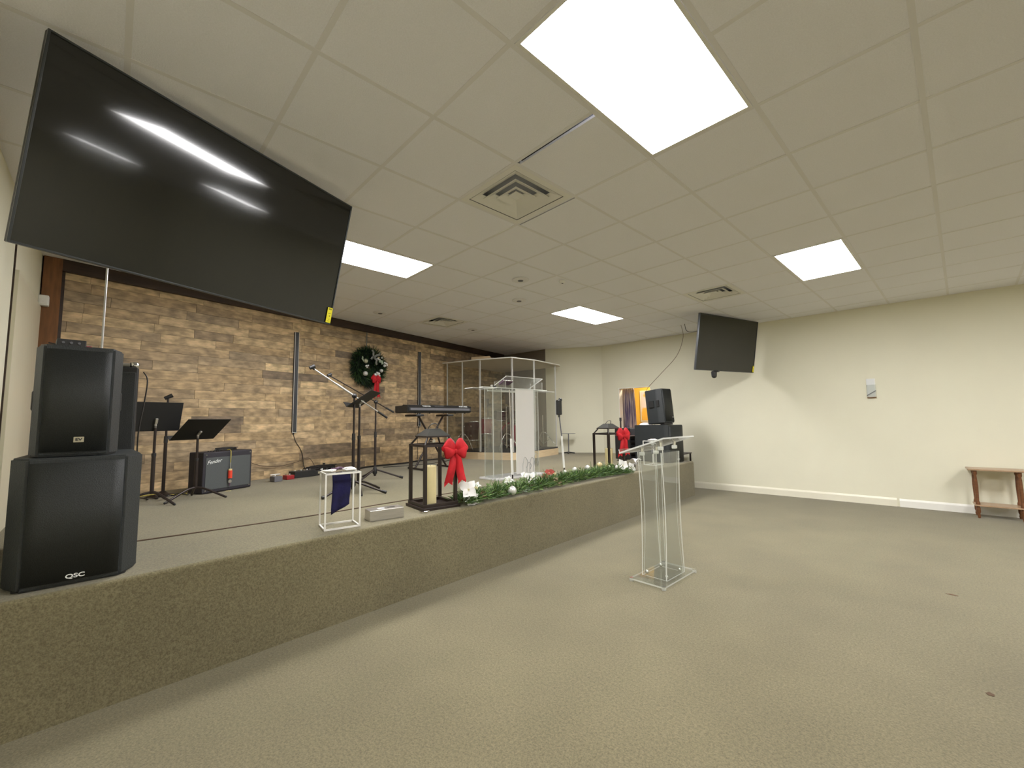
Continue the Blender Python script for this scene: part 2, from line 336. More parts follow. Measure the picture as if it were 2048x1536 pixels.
def text_mesh(txt, size, mat, ext=0.0008, shear=0.0, xs=1.0, bold=0.0):
    cu = bpy.data.curves.new('lettering', 'FONT'); cu.body = txt; cu.size = size; cu.extrude = ext; cu.shear = shear; cu.offset = bold
    cu.align_x = 'CENTER'; cu.align_y = 'CENTER'
    o = bpy.data.objects.new('lettering', cu); COL.objects.link(o)
    dg = bpy.context.evaluated_depsgraph_get(); me = bpy.data.meshes.new_from_object(o.evaluated_get(dg))
    bpy.data.objects.remove(o); bpy.data.curves.remove(cu)
    for v in me.vertices: v.co.x *= xs
    me.materials.clear(); me.materials.append(mat); return me
def text_part(txt, size, mat, parent, loc, xdir, ydir, name='lettering', **k):
    me = text_mesh(txt, size, mat, **k); o = link(name, me, parent)
    x = Vector(xdir).normalized(); y = Vector(ydir).normalized(); z = x.cross(y)
    m = Matrix((x, y, z)).transposed().to_4x4(); m.translation = Vector(loc)
    o.matrix_local = m; return o
def sag(a, b, dz, n=12):
    a = Vector(a); b = Vector(b)
    return [a.lerp(b, i / n) - Vector((0, 0, dz * 4 * (i / n) * (1 - i / n))) for i in range(n + 1)]
def smooth_path(pts, k=5):
    pts = [Vector(p) for p in pts]; out = []
    for i in range(len(pts) - 1):
        p0 = pts[max(i - 1, 0)]; p1 = pts[i]; p2 = pts[i + 1]; p3 = pts[min(i + 2, len(pts) - 1)]
        for j in range(k):
            t = j / k; out.append(0.5 * ((2 * p1) + (p2 - p0) * t + (2 * p0 - 5 * p1 + 4 * p2 - p3) * t * t + (3 * p1 - p0 - 3 * p2 + p3) * t ** 3))
    out.append(pts[-1]); return out
def cable(name, label, pts, r=0.004, mat=None, group=None, k=5, cat='cable'):
    o = MB().tube(smooth_path(pts, k), r, 6).build(name, mat or M['cord']); return tag(o, label, cat, group)

# ================================================================ SETTING
def XW(y): return -5.1786 - 0.239 * y          # wood wall line
def YR(x): return 7.059 + 0.068 * x            # right wall line
def XF(y): return -1.6526 - 0.054 * y          # stage front line
WA = atan2(1, -0.239)                           # wood wall direction
XMAX = 9.0
LY = -1.75
A = (XW(LY), LY); B = (XW(5.96), 5.96); Cc = (-5.32, 6.08); D = (-4.25, YR(-4.25)); E_ = (XMAX, YR(XMAX))
th = 0.12
floor = struct('floor', MB().box(((XMAX - 7) / 2 , 3, -0.05), (XMAX + 8, 12, 0.1)), M['carpet'])
st = MB(); fr0 = (XF(LY), LY); fr1 = (XF(6.1), 6.1)
stage_poly = [fr0, fr1, (-3.2, 6.1), (-3.2, YR(-3.2)), D, Cc, B, A]
bm = bmesh.new(); vs = [bm.verts.new((x, y, 0)) for x, y in stage_poly]; f_ = bm.faces.new(vs)
r_ = bmesh.ops.extrude_face_region(bm, geom=[f_])
for v in [g for g in r_['geom'] if isinstance(g, bmesh.types.BMVert)]: v.co.z = ZS
bmesh.ops.recalc_face_normals(bm, faces=bm.faces)
bm.edges.ensure_lookup_table()
be = [e for e in bm.edges if all(abs(v.co.z - ZS) < 1e-4 for v in e.verts) and all(abs(v.co.x - XF(v.co.y)) < 1e-3 for v in e.verts)]
bmesh.ops.bevel(bm, geom=be, offset=0.022, segments=4, affect='EDGES', profile=0.5)
me = bpy.data.meshes.new('stage_platform'); bm.to_mesh(me); bm.free(); me.materials.append(M['carpet'])
stage = link('stage_platform', me, kind='structure')
# left wall, audience-side walls
struct('wall_left', MB().prism([(A[0] - .3, LY), (XMAX, LY), (XMAX, LY - th), (A[0] - .3, LY - th)], 0, ZC + .1), M['cream'])
struct('wall_front', MB().prism([(XMAX, LY - th), (XMAX, YR(XMAX) + th), (XMAX + th, YR(XMAX) + th), (XMAX + th, LY - th)], 0, ZC + .1), M['cream'])
# right wall with the pass-through opening
ox0, ox1, oz0, oz1 = -3.85, -3.12, 1.08, 1.975
def rw(x0, x1, z0, z1, mb): mb.prism([(x0, YR(x0)), (x1, YR(x1)), (x1, YR(x1) + th), (x0, YR(x0) + th)], z0, z1)
mb = MB(); rw(D[0] - .1, ox0, 0, ZC + .1, mb); rw(ox1, XMAX, 0, ZC + .1, mb); rw(ox0, ox1, 0, oz0, mb); rw(ox0, ox1, oz1, ZC + .1, mb)
struct('wall_right', mb, M['cream'])
# diagonal cream corner wall and the taupe return wall
def seg(p, q, t, z0, z1, mb):
    d = (Vector(q) - Vector(p)).normalized(); n_ = Vector((-d.y, d.x)) * t
    mb.prism([p, q, (q[0] + n_.x, q[1] + n_.y), (p[0] + n_.x, p[1] + n_.y)], z0, z1)
mb = MB(); seg(Cc, D, th, 0, ZC + .1, mb); struct('wall_corner', mb, M['cream'])
mb = MB(); seg(B, Cc, th, 0, ZC + .1, mb); struct('wall_return', mb, M['taupe'])
# wood wall: backing + planks
wb = MB().prism([(A[0] - .02, A[1]), (B[0] - .02, B[1]), (B[0] - .14, B[1] + .02), (A[0] - .14, A[1] - .02)], 0, ZC + .1)
wall_back = struct('wall_back', wb, M['taupe'])
row_h = 0.1045; z = ZS; rnd = random.Random(11); count = 0; wall_len = (B[1] - A[1]) * math.sqrt(1 + .239 ** 2)
wd = Vector((-.239, 1, 0)).normalized()
row = 0
while z < 2.84:
    h = min(row_h, 2.86 - z); s0 = 0.0
    first = True
    while s0 < wall_len - .01:
        ln = rnd.choice([0.42, 0.55, 0.66, 0.8, 0.95]) * rnd.uniform(.92, 1.08)
        if first: ln *= rnd.uniform(.3, 1); first = False
        ln = min(ln, wall_len - s0)
        if wall_len - s0 - ln < .12: ln = wall_len - s0
        dep = 0.014 + rnd.uniform(-.0018, .0018)
        c = Vector((A[0], A[1], 0)) + wd * (s0 + ln / 2); c.z = z + h / 2
        o = link('plank', MB().box((0, dep / 2 - .02 + .02 - dep + .0, 0), (ln - .0025, dep, h - .0025)).mesh('plank', M['plank']), wall_back, loc=c)
        o.rotation_euler = (0, 0, WA); s0 += ln; count += 1
    z += row_h; row += 1
# dark beam along the top of the wood wall, orange-brown post at its left end
def wpt(y, off): return (XW(y) + off, y + off * .239)
struct('trim_1', MB().prism([wpt(LY + .12, 0), wpt(5.93, 0), wpt(5.86, .07), wpt(LY + .12, .07)], 2.835, ZC + .01), M['beam'])
struct('trim_2', MB().prism([wpt(LY, 0), wpt(-1.63, 0), wpt(-1.63, .07), wpt(LY, .055)], ZS, ZC + .01), M['post'])
struct('trim_3', MB().prism([wpt(-1.632, .0), wpt(-1.60, .0), wpt(-1.60, .025), wpt(-1.632, .025)], ZS, 2.84), M['beam'])
# flush cream door in the left wall
dr = struct('door_1', MB().box((-3.98, LY + .012, 1.5), (1.30, .024, 1.86)), M['door_paint'])
struct('trim_4', MB().box((-3.29, LY + .004, 1.5), (.012, .010, 2.9)), M['beam'])
# baseboards: old cream one and a whiter newer length, each with a bevelled cap
def bboard(name, x0, x1, hh, t, mat):
    mb = MB()
    pr_ = [(0, 0), (t, 0), (t, hh - .025), (t * .35, hh), (0, hh)]
    n_ = Vector((.068, -1)).normalized(); vs = []
    for x in (x0, x1):
        for a, b in pr_: vs.append((x + n_.x * a, YR(x) + n_.y * a, b))
    fs = [(i, (i + 1) % 5, 5 + (i + 1) % 5, 5 + i) for i in range(5)] + [(4, 3, 2, 1, 0), (5, 6, 7, 8, 9)]
    mb.add(vs, fs); return struct(name, mb, mat)
M['base_old'] = pm('cream_baseboard_paint', (0.80, 0.77, 0.64, 1), 0.4, var=0.03, scale=3)
bboard('baseboard_right', -3.1, .50, .118, .018, M['base_old'])
bboard('baseboard_right_new', .53, XMAX, .112, .016, M['base_white'])
# pass-through opening lining = window_1
mb = MB()
for a, b, c_, d_ in ((ox0 - .0, ox0 + .015, oz0, oz1), (ox1 - .015, ox1, oz0, oz1), (ox0, ox1, oz1 - .015, oz1), (ox0, ox1, oz0, oz0 + .015)):
    mb.prism([(a, YR(a) - .004), (b, YR(b) - .004), (b, YR(b) + th), (a, YR(a) + th)], c_, d_)
struct('window_1', mb, M['base_white'])
# yellow room seen through the opening
y0 = YR(-3.5) + th
struct('wall_side_room', MB().box((-3.7, y0 + 1.6, 1.5), (4.4, .1, 3.0)), M['yellow_room'])
mb = MB().box((-5.85, y0 + .85, 1.5), (.1, 1.5, 3.0)).box((-1.55, y0 + .9, 1.5), (.1, 1.4, 3.0)); struct('wall_side_room_ends', mb, M['yellow_room'])
struct('ceiling_side_room', MB().box((-3.7, y0 + .86, 2.72), (4.2, 1.42, .06)), M['white'])

# ---------------------------------------------------------------- ceiling
def clip(poly, nx, ny, c):   # keep nx*x+ny*y<=c
    out = []
    for i in range(len(poly)):
        p = poly[i]; q = poly[(i + 1) % len(poly)]; a = nx * p[0] + ny * p[1] - c; b = nx * q[0] + ny * q[1] - c
        if a <= 0: out.append(p)
        if a * b < 0: t = a / (a - b); out.append((p[0] + (q[0] - p[0]) * t, p[1] + (q[1] - p[1]) * t))
    return out
def room_clip(poly):
    poly = clip(poly, -1, -.239, 5.1786 - .005)
    if len(poly) > 2: poly = clip(poly, 0, -1, -LY)
    if len(poly) > 2: poly = clip(poly, -.068, 1, 7.059)
    if len(poly) > 2: poly = clip(poly, 1, 0, XMAX)
    if len(poly) > 2:
        nx, ny = -(D[1] - B[1]), (D[0] - B[0]); poly = clip(poly, nx, ny, nx * B[0] + ny * B[1])
    return poly
ceiling = struct('ceiling', MB().box(((XMAX - 7) / 2, 3, ZC + .16), (XMAX + 8, 12, .06)), M['dark_void'])
LIGHTS = [(-5, 0), (0, 0), (-5, 6), (0, 6), (5, 6), (10, 6), (10, 0)]
VENTS = [(-2, 1), (-2, 7), (-8, 4)]
skip = set()
for a, b in LIGHTS: skip |= {(a, b), (a, b + 1)}
skip |= set(VENTS)
GAP = {(-1, 1): (0, .022), (-2, 2): (0, .010)}
stuff = MB()
for i in range(-12, 15):
    for j in range(-3, 13):
        if (i, j) in skip: continue
        gx, gy = GAP.get((i, j), (0, 0))
        x0, x1, yy0, yy1 = i * T + .004, (i + 1) * T - .004 - gx, j * T + .004 + (.012 + gy if (i, j) in GAP else 0), (j + 1) * T - .004
        poly = room_clip([(x0, yy0), (x1, yy0), (x1, yy1), (x0, yy1)])
        if len(poly) < 3: continue
        rr = random.Random(i * 91 + j)
        dz = rr.uniform(-.0006, .0012)
        if i <= 3:
            cx, cy = (x0 + x1) / 2, (yy0 + yy1) / 2
            link('ceiling_tile', MB().prism([(p[0] - cx, p[1] - cy) for p in poly], 0, .015).mesh('ceiling_tile', M['tile']), ceiling, loc=(cx, cy, ZC + dz))
        else: stuff.prism(poly, ZC, ZC + .015)
stuff.build('ceiling_tile', M['tile'], ceiling, kind='stuff')
tz0, tz1 = ZC - .0018, ZC + .0008
def bar(p0, p1, w_, dz=0.0):
    d = (Vector(p1) - Vector(p0)).normalized(); n_ = Vector((-d.y, d.x)) * w_ / 2
    poly = room_clip([(p0[0] + n_.x, p0[1] + n_.y), (p0[0] - n_.x, p0[1] - n_.y), (p1[0] - n_.x, p1[1] - n_.y), (p1[0] + n_.x, p1[1] + n_.y)])
    if len(poly) > 2: MB().prism(poly, tz0 + dz, tz1 + dz).build('ceiling_tee', M['tee'], ceiling)
lit = {(a, b) for a, b in LIGHTS}
for i in range(-12, 16): bar((i * T, -3 * T), (i * T, 13.5 * T), .024)
for j in range(-2, 13):
    i = -12; run = None
    segs = []
    for i in range(-12, 15):
        blocked = (i, j - 1) in lit
        if blocked:
            if run is not None: segs.append((run, i)); run = None
        elif run is None: run = i
    if run is not None: segs.append((run, 15))
    for a, b in segs: bar((a * T + .012, j * T), (b * T - .012, j * T), .0235, .0004)
# light fixtures
lab = {(-5, 0): 'bright white ceiling light panel partly hidden behind the big screen', (0, 0): 'largest bright ceiling light panel overhead near the camera',
       (-5, 6): 'far small light panel glowing over the drum shield and keyboard side', (0, 6): 'bright ceiling light panel near the right cream wall'}
fr = MB()
L2, W2 = T - .014, T / 2 - .014
for sx in (-1, 1): fr.box((sx * (W2 - .009), 0, .012), (.018, 2 * L2, .024))
for sy in (-1, 1): fr.box((0, sy * (L2 - .009), .012), (2 * W2 - .036, .018, .024))
fr_me = fr.mesh('frame', M['white_metal']); df_me = MB().box((0, 0, .011), (2 * W2 - .038, 2 * L2 - .038, .006)).mesh('diffuser', M['emit'])
for a, b in LIGHTS:
    t = thing('ceiling_light', lab.get((a, b), {(5, 6): 'white ceiling light panel next along the right wall, out of the picture', (10, 6): 'farthest white ceiling light panel along the right wall', (10, 0): 'white ceiling light panel far behind the camera along the left wall'}.get((a, b))), 'light', ((a + .5) * T, (b + 1) * T, ZC - .004), group='recessed ceiling light panels')
    if (a, b) not in lab: t['group'] = 'light panels over the audience area'
    link('frame', fr_me, t); link('diffuser', df_me, t)
# four-way louvred vents
def vent(i, j, label, gap=False):
    t = thing('air_vent', label, 'vent', ((i + .5) * T, (j + .5) * T, ZC - .002), group='louvred air vents in the ceiling')
    h0 = T / 2 - .012
    def ring(h1, z1, h2, z2, th_=.003):
        m_ = MB(); n4 = [(-1, -1), (1, -1), (1, 1), (-1, 1)]
        vs = [(x * h1, y * h1, z1) for x, y in n4] + [(x * h2, y * h2, z2) for x, y in n4] + [(x * h2, y * h2, z2 + th_) for x, y in n4] + [(x * h1, y * h1, z1 + th_) for x, y in n4]
        fs = []
        for k in range(4):
            k2 = (k + 1) % 4
            fs += [(k, 4 + k, 4 + k2, k2), (4 + k, 8 + k, 8 + k2, 4 + k2), (8 + k, 12 + k, 12 + k2, 8 + k2), (12 + k, k, k2, 12 + k2)]
        return m_.add(vs, fs)
    ring(h0, 0, h0 - .045, 0).build('frame', M['white_metal'], t)
    ring(h0 - .045, 0, h0 - .047, .06).build('collar', M['grey'], t)
    for k, (a1, a2) in enumerate(((.242, .178), (.172, .112), (.105, .045))):
        ring(a1, .002, a2, .034).build('louvre', M['white_metal'], t)
    MB().box((0, 0, .018), (.085, .085, .004)).build('louvre', M['white_metal'], t)
    MB().box((0, 0, .085), (.5, .5, .01)).build('duct', M['duct_grey'], t)
vent(-2, 1, 'large square louvred ceiling vent nearest the camera')
vent(-2, 7, 'square ceiling vent above the small far screen')
vent(-8, 4, 'small dark ceiling vent above the wood wall')
# small ceiling items
def disc(x, y, r, name, label, cat, mat, hgt=.03, grp=None):
    t = thing(name, label, cat, (x, y, ZC - hgt - .004), group=grp)
    MB().lathe((0, 0, 0), [(r * .55, 0), (r * .92, hgt * .25), (r, hgt * .6), (r, hgt)], 24).build('cover', mat, t)
    MB().lathe((0, 0, -.004), [(r * .3, 0), (r * .35, .006)], 16).build('centre', M['grey'], t)
disc(-2.2, 2.22, .10, 'ceiling_speaker', 'round ceiling speaker nearer the large vent', 'speaker', M['tee'], .012, 'round ceiling speakers')
disc(-2.82, 2.80, .10, 'ceiling_speaker', 'round ceiling speaker just beyond the first, toward the drum shield', 'speaker', M['tee'], .012, 'round ceiling speakers')
disc(-1.9, 2.62, .035, 'sprinkler_head', 'tiny white sprinkler head between ceiling speaker and far light', 'sprinkler', M['white'], .03)
disc(-4.65, 1.67, .10, 'ceiling_speaker', 'faint round ceiling speaker above the wreath', 'speaker', M['tee'], .012, 'round ceiling speakers')
disc(-4.70, 3.47, .09, 'ceiling_speaker', 'faint round ceiling speaker near the drum shield roof', 'speaker', M['tee'], .012, 'round ceiling speakers')

# ================================================================ THINGS
def rotm(*cols): return Matrix(cols).transposed()
# ---- lamp of the yellow room, curtain, picture
t = thing('ceiling_light', 'warm lamp lighting the yellow room behind the wall opening', 'light', (-3.3, y0 + .8, 2.68))
MB().cyl((0, 0, -.05), (0, 0, 0), .16, .18, 24).build('shade', M['room_lamp'], t); MB().cyl((0, 0, 0), (0, 0, .01), .2, .2, 24).build('base', M['white'], t)
t = thing('curtain', 'purple and tan striped satin curtain hanging in the wall opening', 'curtain', (-4.03, YR(-3.8) + .22, 0))
N_ = 60; W_ = .45; vs = []; fs = []
for zz, sp in ((.75, 1.0), (1.1, 1.02), (1.5, 1.0), (1.93, .96), (1.965, .95)):
    for k in range(N_ + 1):
        u = k / N_; vs.append((u * W_ * sp, .024 * sin(u * 2 * pi * 9) + .008 * sin(u * 37 + zz * 3), zz))
for a in range(4):
    for k in range(N_): o = a * (N_ + 1) + k; fs.append((o, o + 1, o + N_ + 2, o + N_ + 1))
mb = MB().add(vs, fs, smooth=True); o = mb.build('panel', M['curtain'], t); sd = o.modifiers.new('thick', 'SOLIDIFY'); sd.thickness = .003
MB().cyl((-.12, 0, 1.955), (.40, 0, 1.955), .009, n=10).build('rod', M['blackmetal'], t)
t = thing('framed_picture', 'white and gold abstract picture on the yellow wall behind', 'picture', (-4.00, y0 + 1.55, 1.62))
MB().box((0, -.012, 0), (.62, .024, .78), ch=.006).build('frame', M['white'], t)
MB().box((0, -.026, 0), (.54, .006, .70)).build('print', M['picture'], t)

# ---- big screens
def tv(center, yaw, tilt, roll, label, rod):
    n_ = Vector((cos(yaw) * cos(tilt), sin(yaw) * cos(tilt), -sin(tilt))); r_ = Vector((-sin(yaw), cos(yaw), 0)); u_ = n_.cross(r_)
    r2 = r_ * cos(roll) + u_ * sin(roll); u2 = -r_ * sin(roll) + u_ * cos(roll)
    t = thing('television', label, 'television', (0, 0, 0), group='large wall-hung televisions')
    m = rotm(r2, u2, n_).to_4x4(); m.translation = Vector(center); t.matrix_world = m
    Wd, Hd = 1.55, .872
    MB().box((0, 0, -.022), (Wd, Hd, .026), ch=.004).build('housing', M['black'], t)
    fr_ = MB(); b = .009
    for s_ in (-1, 1):
        fr_.box((s_ * (Wd / 2 - b / 2), 0, -.004), (b, Hd, .014), ch=.002)
        fr_.box((0, s_ * (Hd / 2 - b / 2), -.004), (Wd - 2 * b, b, .014), ch=.002)
    fr_.build('bezel', M['bezel'], t)
    MB().box((0, 0, -.006), (Wd - 2 * b, Hd - 2 * b, .006)).build('screen', M['screen'], t)
    MB().box((0, -.12, -.052), (Wd * .62, Hd * .5, .04), ch=.012).build('rear_housing', M['black'], t)
    MB().box((0, 0, -.085), (.42, .42, .02)).box((-.14, 0, -.1), (.04, .5, .02)).box((.14, 0, -.1), (.04, .5, .02)).build('mount_plate', M['blackmetal'], t)
    st_ = MB().box((Wd / 2 - .024, -Hd / 2 + .066, .0045), (.040, .108, .001)).build('energy_label', M['yellow'], t, label='bright yellow energy label')
    for (yy, ww, hh) in ((.043, .026, .010), (.012, .02, .004), (-.006, .008, .008), (-.03, .004, .008), (-.042, .02, .003)):
        MB().box((Wd / 2 - .024 + (.0 if ww > .01 else .004), -Hd / 2 + .066 + yy, .0054), (ww, hh, .0006)).build('print', M['yellow_ink'], st_)
    # ceiling pole in world space, brought back to the set's own frame
    inv = m.inverted(); base = Vector(center) - n_ * .13; top = Vector((base.x, base.y, ZC - .004))
    p = MB().cyl(inv @ base, inv @ top, .022, n=14).cyl(inv @ (top - Vector((0, 0, .012))), inv @ top, .075, n=20)
    p.cyl(inv @ base, inv @ (Vector(center) - n_ * .09), .03, n=12); p.build('ceiling_pole', M['blackmetal'], t)
    return t, m
tv1, m1 = tv((-1.503, -.765, 2.454), .343, .212, -.021, 'huge dark glossy television hanging at upper left, nearest the camera', 0)
tv2, m2 = tv((-1.281, 6.028, 2.483), -.221, .164, .014, 'smaller-looking dark television hanging in front of the cream right wall', 0)
# dome camera under the far screen
dc = m2 @ Vector((-.27, -.466, -.03))
t = thing('dome_camera', 'small black dome camera hanging under the far television', 'camera', dc)
MB().box((.02, .01, .018), (.11, .05, .024), ch=.006).build('bracket', M['black'], t)
MB().cyl((0, 0, -.045), (0, 0, .012), .040, .044, 18).sphere((0, 0, -.05), .039, 18, 10).build('dome', M['black'], t)
# cables hanging by the far screen
def onr(x, z, off=.01): n_ = Vector((.068, -1)).normalized() * off; return (x + n_.x, YR(x) + n_.y, z)
cable('hanging_cable', 'thin brown cable drooping from the ceiling to the tilted speaker', [(-2.06, 6.05, 2.946), (-2.10, 6.2, 2.75), (-2.28, 6.3, 2.45), (-2.55, 6.22, 2.15), (-2.66, 5.95, 1.90), (-2.60, 5.72, 1.80)], .004, M['cord_brown'])
cable('screen_cable', 'short dark cable from the ceiling into the far television', [(-1.98, 6.02, 2.946), (-1.9, 5.9, 2.80), (-1.72, 5.72, 2.72), (-1.52, 5.55, 2.70)], .005, M['cord'])
# white pole behind the speaker stack
t = thing('ceiling_pole', 'thin pale vertical pole between the tall speaker and big television', 'pole', (-2.98, -1.268, ZS))
MB().cyl((0, 0, .01), (0, 0, ZC - ZS - .012), .0065, n=10).build('rod', M['alu'], t)
MB().cyl((0, 0, 0), (0, 0, .012), .03, n=14).build('foot', M['alu'], t)

# ---- left loudspeaker stack
def cab_poly(w0, w1, d, fc): # plan of a cabinet: front at +x, front chamfered
    return [(0, -w0 / 2), (0, w0 / 2), (-fc, w1 / 2), (-d, w1 / 2 - .02), (-d, -w1 / 2 + .02), (-fc, -w1 / 2)]
def speaker_cab(name, label, loc, rotz, w0, w1, d, hh, fc, logo, lsize, lpos, plate=False, group=None, rot=None, kick=0.0, handle=False):
    t = thing(name, label, 'speaker', loc, rotz, group, rot)
    bm = bmesh.new(); P = cab_poly(w0, w1, d, fc)
    b0 = [bm.verts.new((x, y, 0)) for x, y in P]; f = bm.faces.new(b0)
    g = bmesh.ops.extrude_face_region(bm, geom=[f])
    for v in [q for q in g['geom'] if isinstance(q, bmesh.types.BMVert)]: v.co.z = hh
    bmesh.ops.recalc_face_normals(bm, faces=bm.faces); bmesh.ops.bevel(bm, geom=bm.edges[:], offset=.009, segments=2, affect='EDGES')
    me = bpy.data.meshes.new('cabinet'); bm.to_mesh(me); bm.free(); me.materials.append(M['cabinet'])
    for p in me.polygons: p.use_smooth = False
    link('cabinet', me, t)
    # curved grille sheet
    g = MB(); n = 8; vs = []
    for zz in (.022, hh - .022):
        for k in range(n + 1):
            y = (-.5 + k / n) * (w0 - .018); vs.append((.004 + .010 * (1 - (2 * k / n - 1) ** 2), y, zz))
    g.add(vs, [(k, k + 1, n + 2 + k, n + 1 + k) for k in range(n)], smooth=True)
    o = g.build('grille', M['grille'], t); sd = o.modifiers.new('thick', 'SOLIDIFY'); sd.thickness = .004; sd.offset = -1
    if plate: MB().box((.016, lpos[0], lpos[1]), (.004, .036, .026), ch=.0012).build('badge', M['plate'], t, label='pale metal badge')
    text_part(logo, lsize, M['ink_w'] if not plate else M['black'], t, (.0185 if plate else .0165, lpos[0], lpos[1]), (0, 1, 0), (0, 0, 1), xs=1.25, bold=.0006)
    if handle:
        for sy in (-1, 1): MB().box((-d * .5, sy * (w1 / 2 - .012), hh * .5), (.14, .03, .10), ch=.01).build('side_handle', M['black'], t)
    for x in (-.05, -d + .06):
        for sy in (-1, 1): MB().cyl((x, sy * (w1 / 2 - .06), -.004), (x, sy * (w1 / 2 - .06), .006), .02, n=10).build('rubber_foot', M['black'], t)
    return t
speaker_cab('subwoofer', 'large black subwoofer at the near left edge of the stage', (-1.655, -1.292, ZS + .004), .0, .335, .46, .68, .585, .13, 'QSC', .026, (.012, .04))
sp = speaker_cab('loudspeaker', 'black loudspeaker standing on the near left subwoofer', (-1.715, -1.318, 1.163), .0, .245, .315, .34, .535, .11, 'EV', .017, (.015, .078), plate=True, handle=True)
t = thing('subwoofer', 'tall black cabinet half hidden behind the near speaker stack', 'speaker', (-2.62, -1.24, ZS + .003))
MB().box((0, 0, .555), (.36, .33, 1.11), ch=.012).build('cabinet', M['black'], t); MB().box((.186, 0, .55), (.012, .30, 1.05), ch=.004).build('grille', M['grille'], t)
# receiver on the loudspeaker
t = thing('wireless_receiver', 'small black electronic box lying on top of the near loudspeaker', 'receiver', (-1.87, -1.362, 1.703), radians(6))
MB().box((0, 0, .022), (.10, .105, .036), ch=.004).build('case', M['black'], t)
for k in range(3): MB().cyl((.0495, -.03 + k * .028, .022), (.056, -.03 + k * .028, .022), .006, n=10).build('knob', M['grey'], t)
for s_ in (-1, 1): MB().cyl((-.045, .04 * s_, .02), (-.075, .075 * s_, .03), .0035, n=8).build('antenna', M['black'], t)
MB().box((.02, .064, .008), (.03, .022, .014), ch=.003).build('plug', M['pedal_red'], t)
cable('signal_cable', 'thin cable curling beside the black box on the near loudspeaker', [(-1.93, -1.42, 1.712), (-1.95, -1.46, 1.708), (-1.87, -1.463, 1.710), (-1.82, -1.442, 1.706), (-1.88, -1.425, 1.708)], .003, M['cord_brown'])
# microphone lying on the tall cabinet
t = thing('microphone', 'silver headed microphone lying on the tall black cabinet', 'microphone', (-2.50, -1.118, 1.700))
MB().cyl((0, -.16, 0), (0, .0, 0), .010, .016, 14).build('handle', M['silver'], t)
MB().sphere((0, .02, .002), .024, 16, 10, sc=(1, 1.1, 1)).build('grille_head', M['chrome'], t)
MB().cyl((0, -.002, 0), (0, .004, 0), .02, n=16).build('ring', M['black'], t)
cable('microphone_cable', 'black cable hanging down the right side of the tall cabinet', [(-2.50, -1.05, 1.66), (-2.46, -1.03, 1.6), (-2.46, -1.04, 1.45), (-2.46, -1.06, 1.25), (-2.5, -1.055, 1.0), (-2.6, -1.04, .60)], .004)
# white sensor on the orange post
t = thing('wall_sensor', 'small white box fixed beside the orange-brown post', 'sensor', (-4.665, LY + .0, 2.50))
MB().box((0, .035, 0), (.07, .07, .10), ch=.008).build('case', M['white'], t); MB().box((.037, .035, -.01), (.004, .045, .05)).build('lens', M['white_cloth'], t)

# ---- music stands
def music_stand(label, loc, rotz, h, dw, dh, tilt, twist, seat_off=(0, 0)):
    """desk back faces local +x; tilt from vertical"""
    t = thing('music_stand', label, 'music stand', loc, rotz, 'black music stands')
    MB().cyl((0, 0, .10), (0, 0, h * .62), .016, n=12).build('lower_tube', M['blackmetal'], t)
    MB().cyl((0, 0, h * .60), (0, 0, h - .01), .011, n=12).build('upper_tube', M['blackmetal'], t)
    MB().cyl((0, 0, h * .60), (0, 0, h * .64), .018, n=12).build('clutch', M['black'], t)
    for k in range(3):
        a = twist + k * 2 * pi / 3
        pts = [(0.01 * cos(a), .01 * sin(a), .115), (.08 * cos(a), .08 * sin(a), .10), (.18 * cos(a), .18 * sin(a), .055), (.27 * cos(a), .27 * sin(a), .012)]
        l = MB().tube(smooth_path(pts, 4), .011, 8).build('leg', M['blackmetal'], t)
        MB().sphere((.275 * cos(a), .275 * sin(a), .011), .011, 8, 6).build('foot', M['black'], l)
    R_ = Matrix.Rotation(tilt, 3, 'Y')
    c = Vector((0, 0, h + .02))
    MB().box(c + R_ @ Vector((0, 0, .06)), (.006, dw, dh), R_, ch=.002).build('desk', M['desk'], t)
    MB().box(c + R_ @ Vector((-.028, 0, .06 - dh / 2)), (.06, dw, .004), R_).build('ledge', M['desk'], t)
    MB().box(c + R_ @ Vector((.012, 0, .02)), (.02, .022, .05), R_, ch=.004).cyl((0, 0, h - .03), (0, 0, h + .01), .011, n=10).build('tilt_bracket', M['silver'], t)
    return t
music_stand('black music stand nearest the tall black cabinet, desk almost upright', (-4.0, -.885, ZS), radians(14), .74, .39, .28, radians(16), .35)
music_stand('black music stand in front of the guitar amplifier, desk tilted flat', (-4.05, -.55, ZS), radians(30), .63, .44, .31, radians(50), .5)
music_stand('black music stand seen edge-on among the boom microphone stands', (-3.20, .745, ZS), radians(52), .93, .44, .30, radians(56), .9)
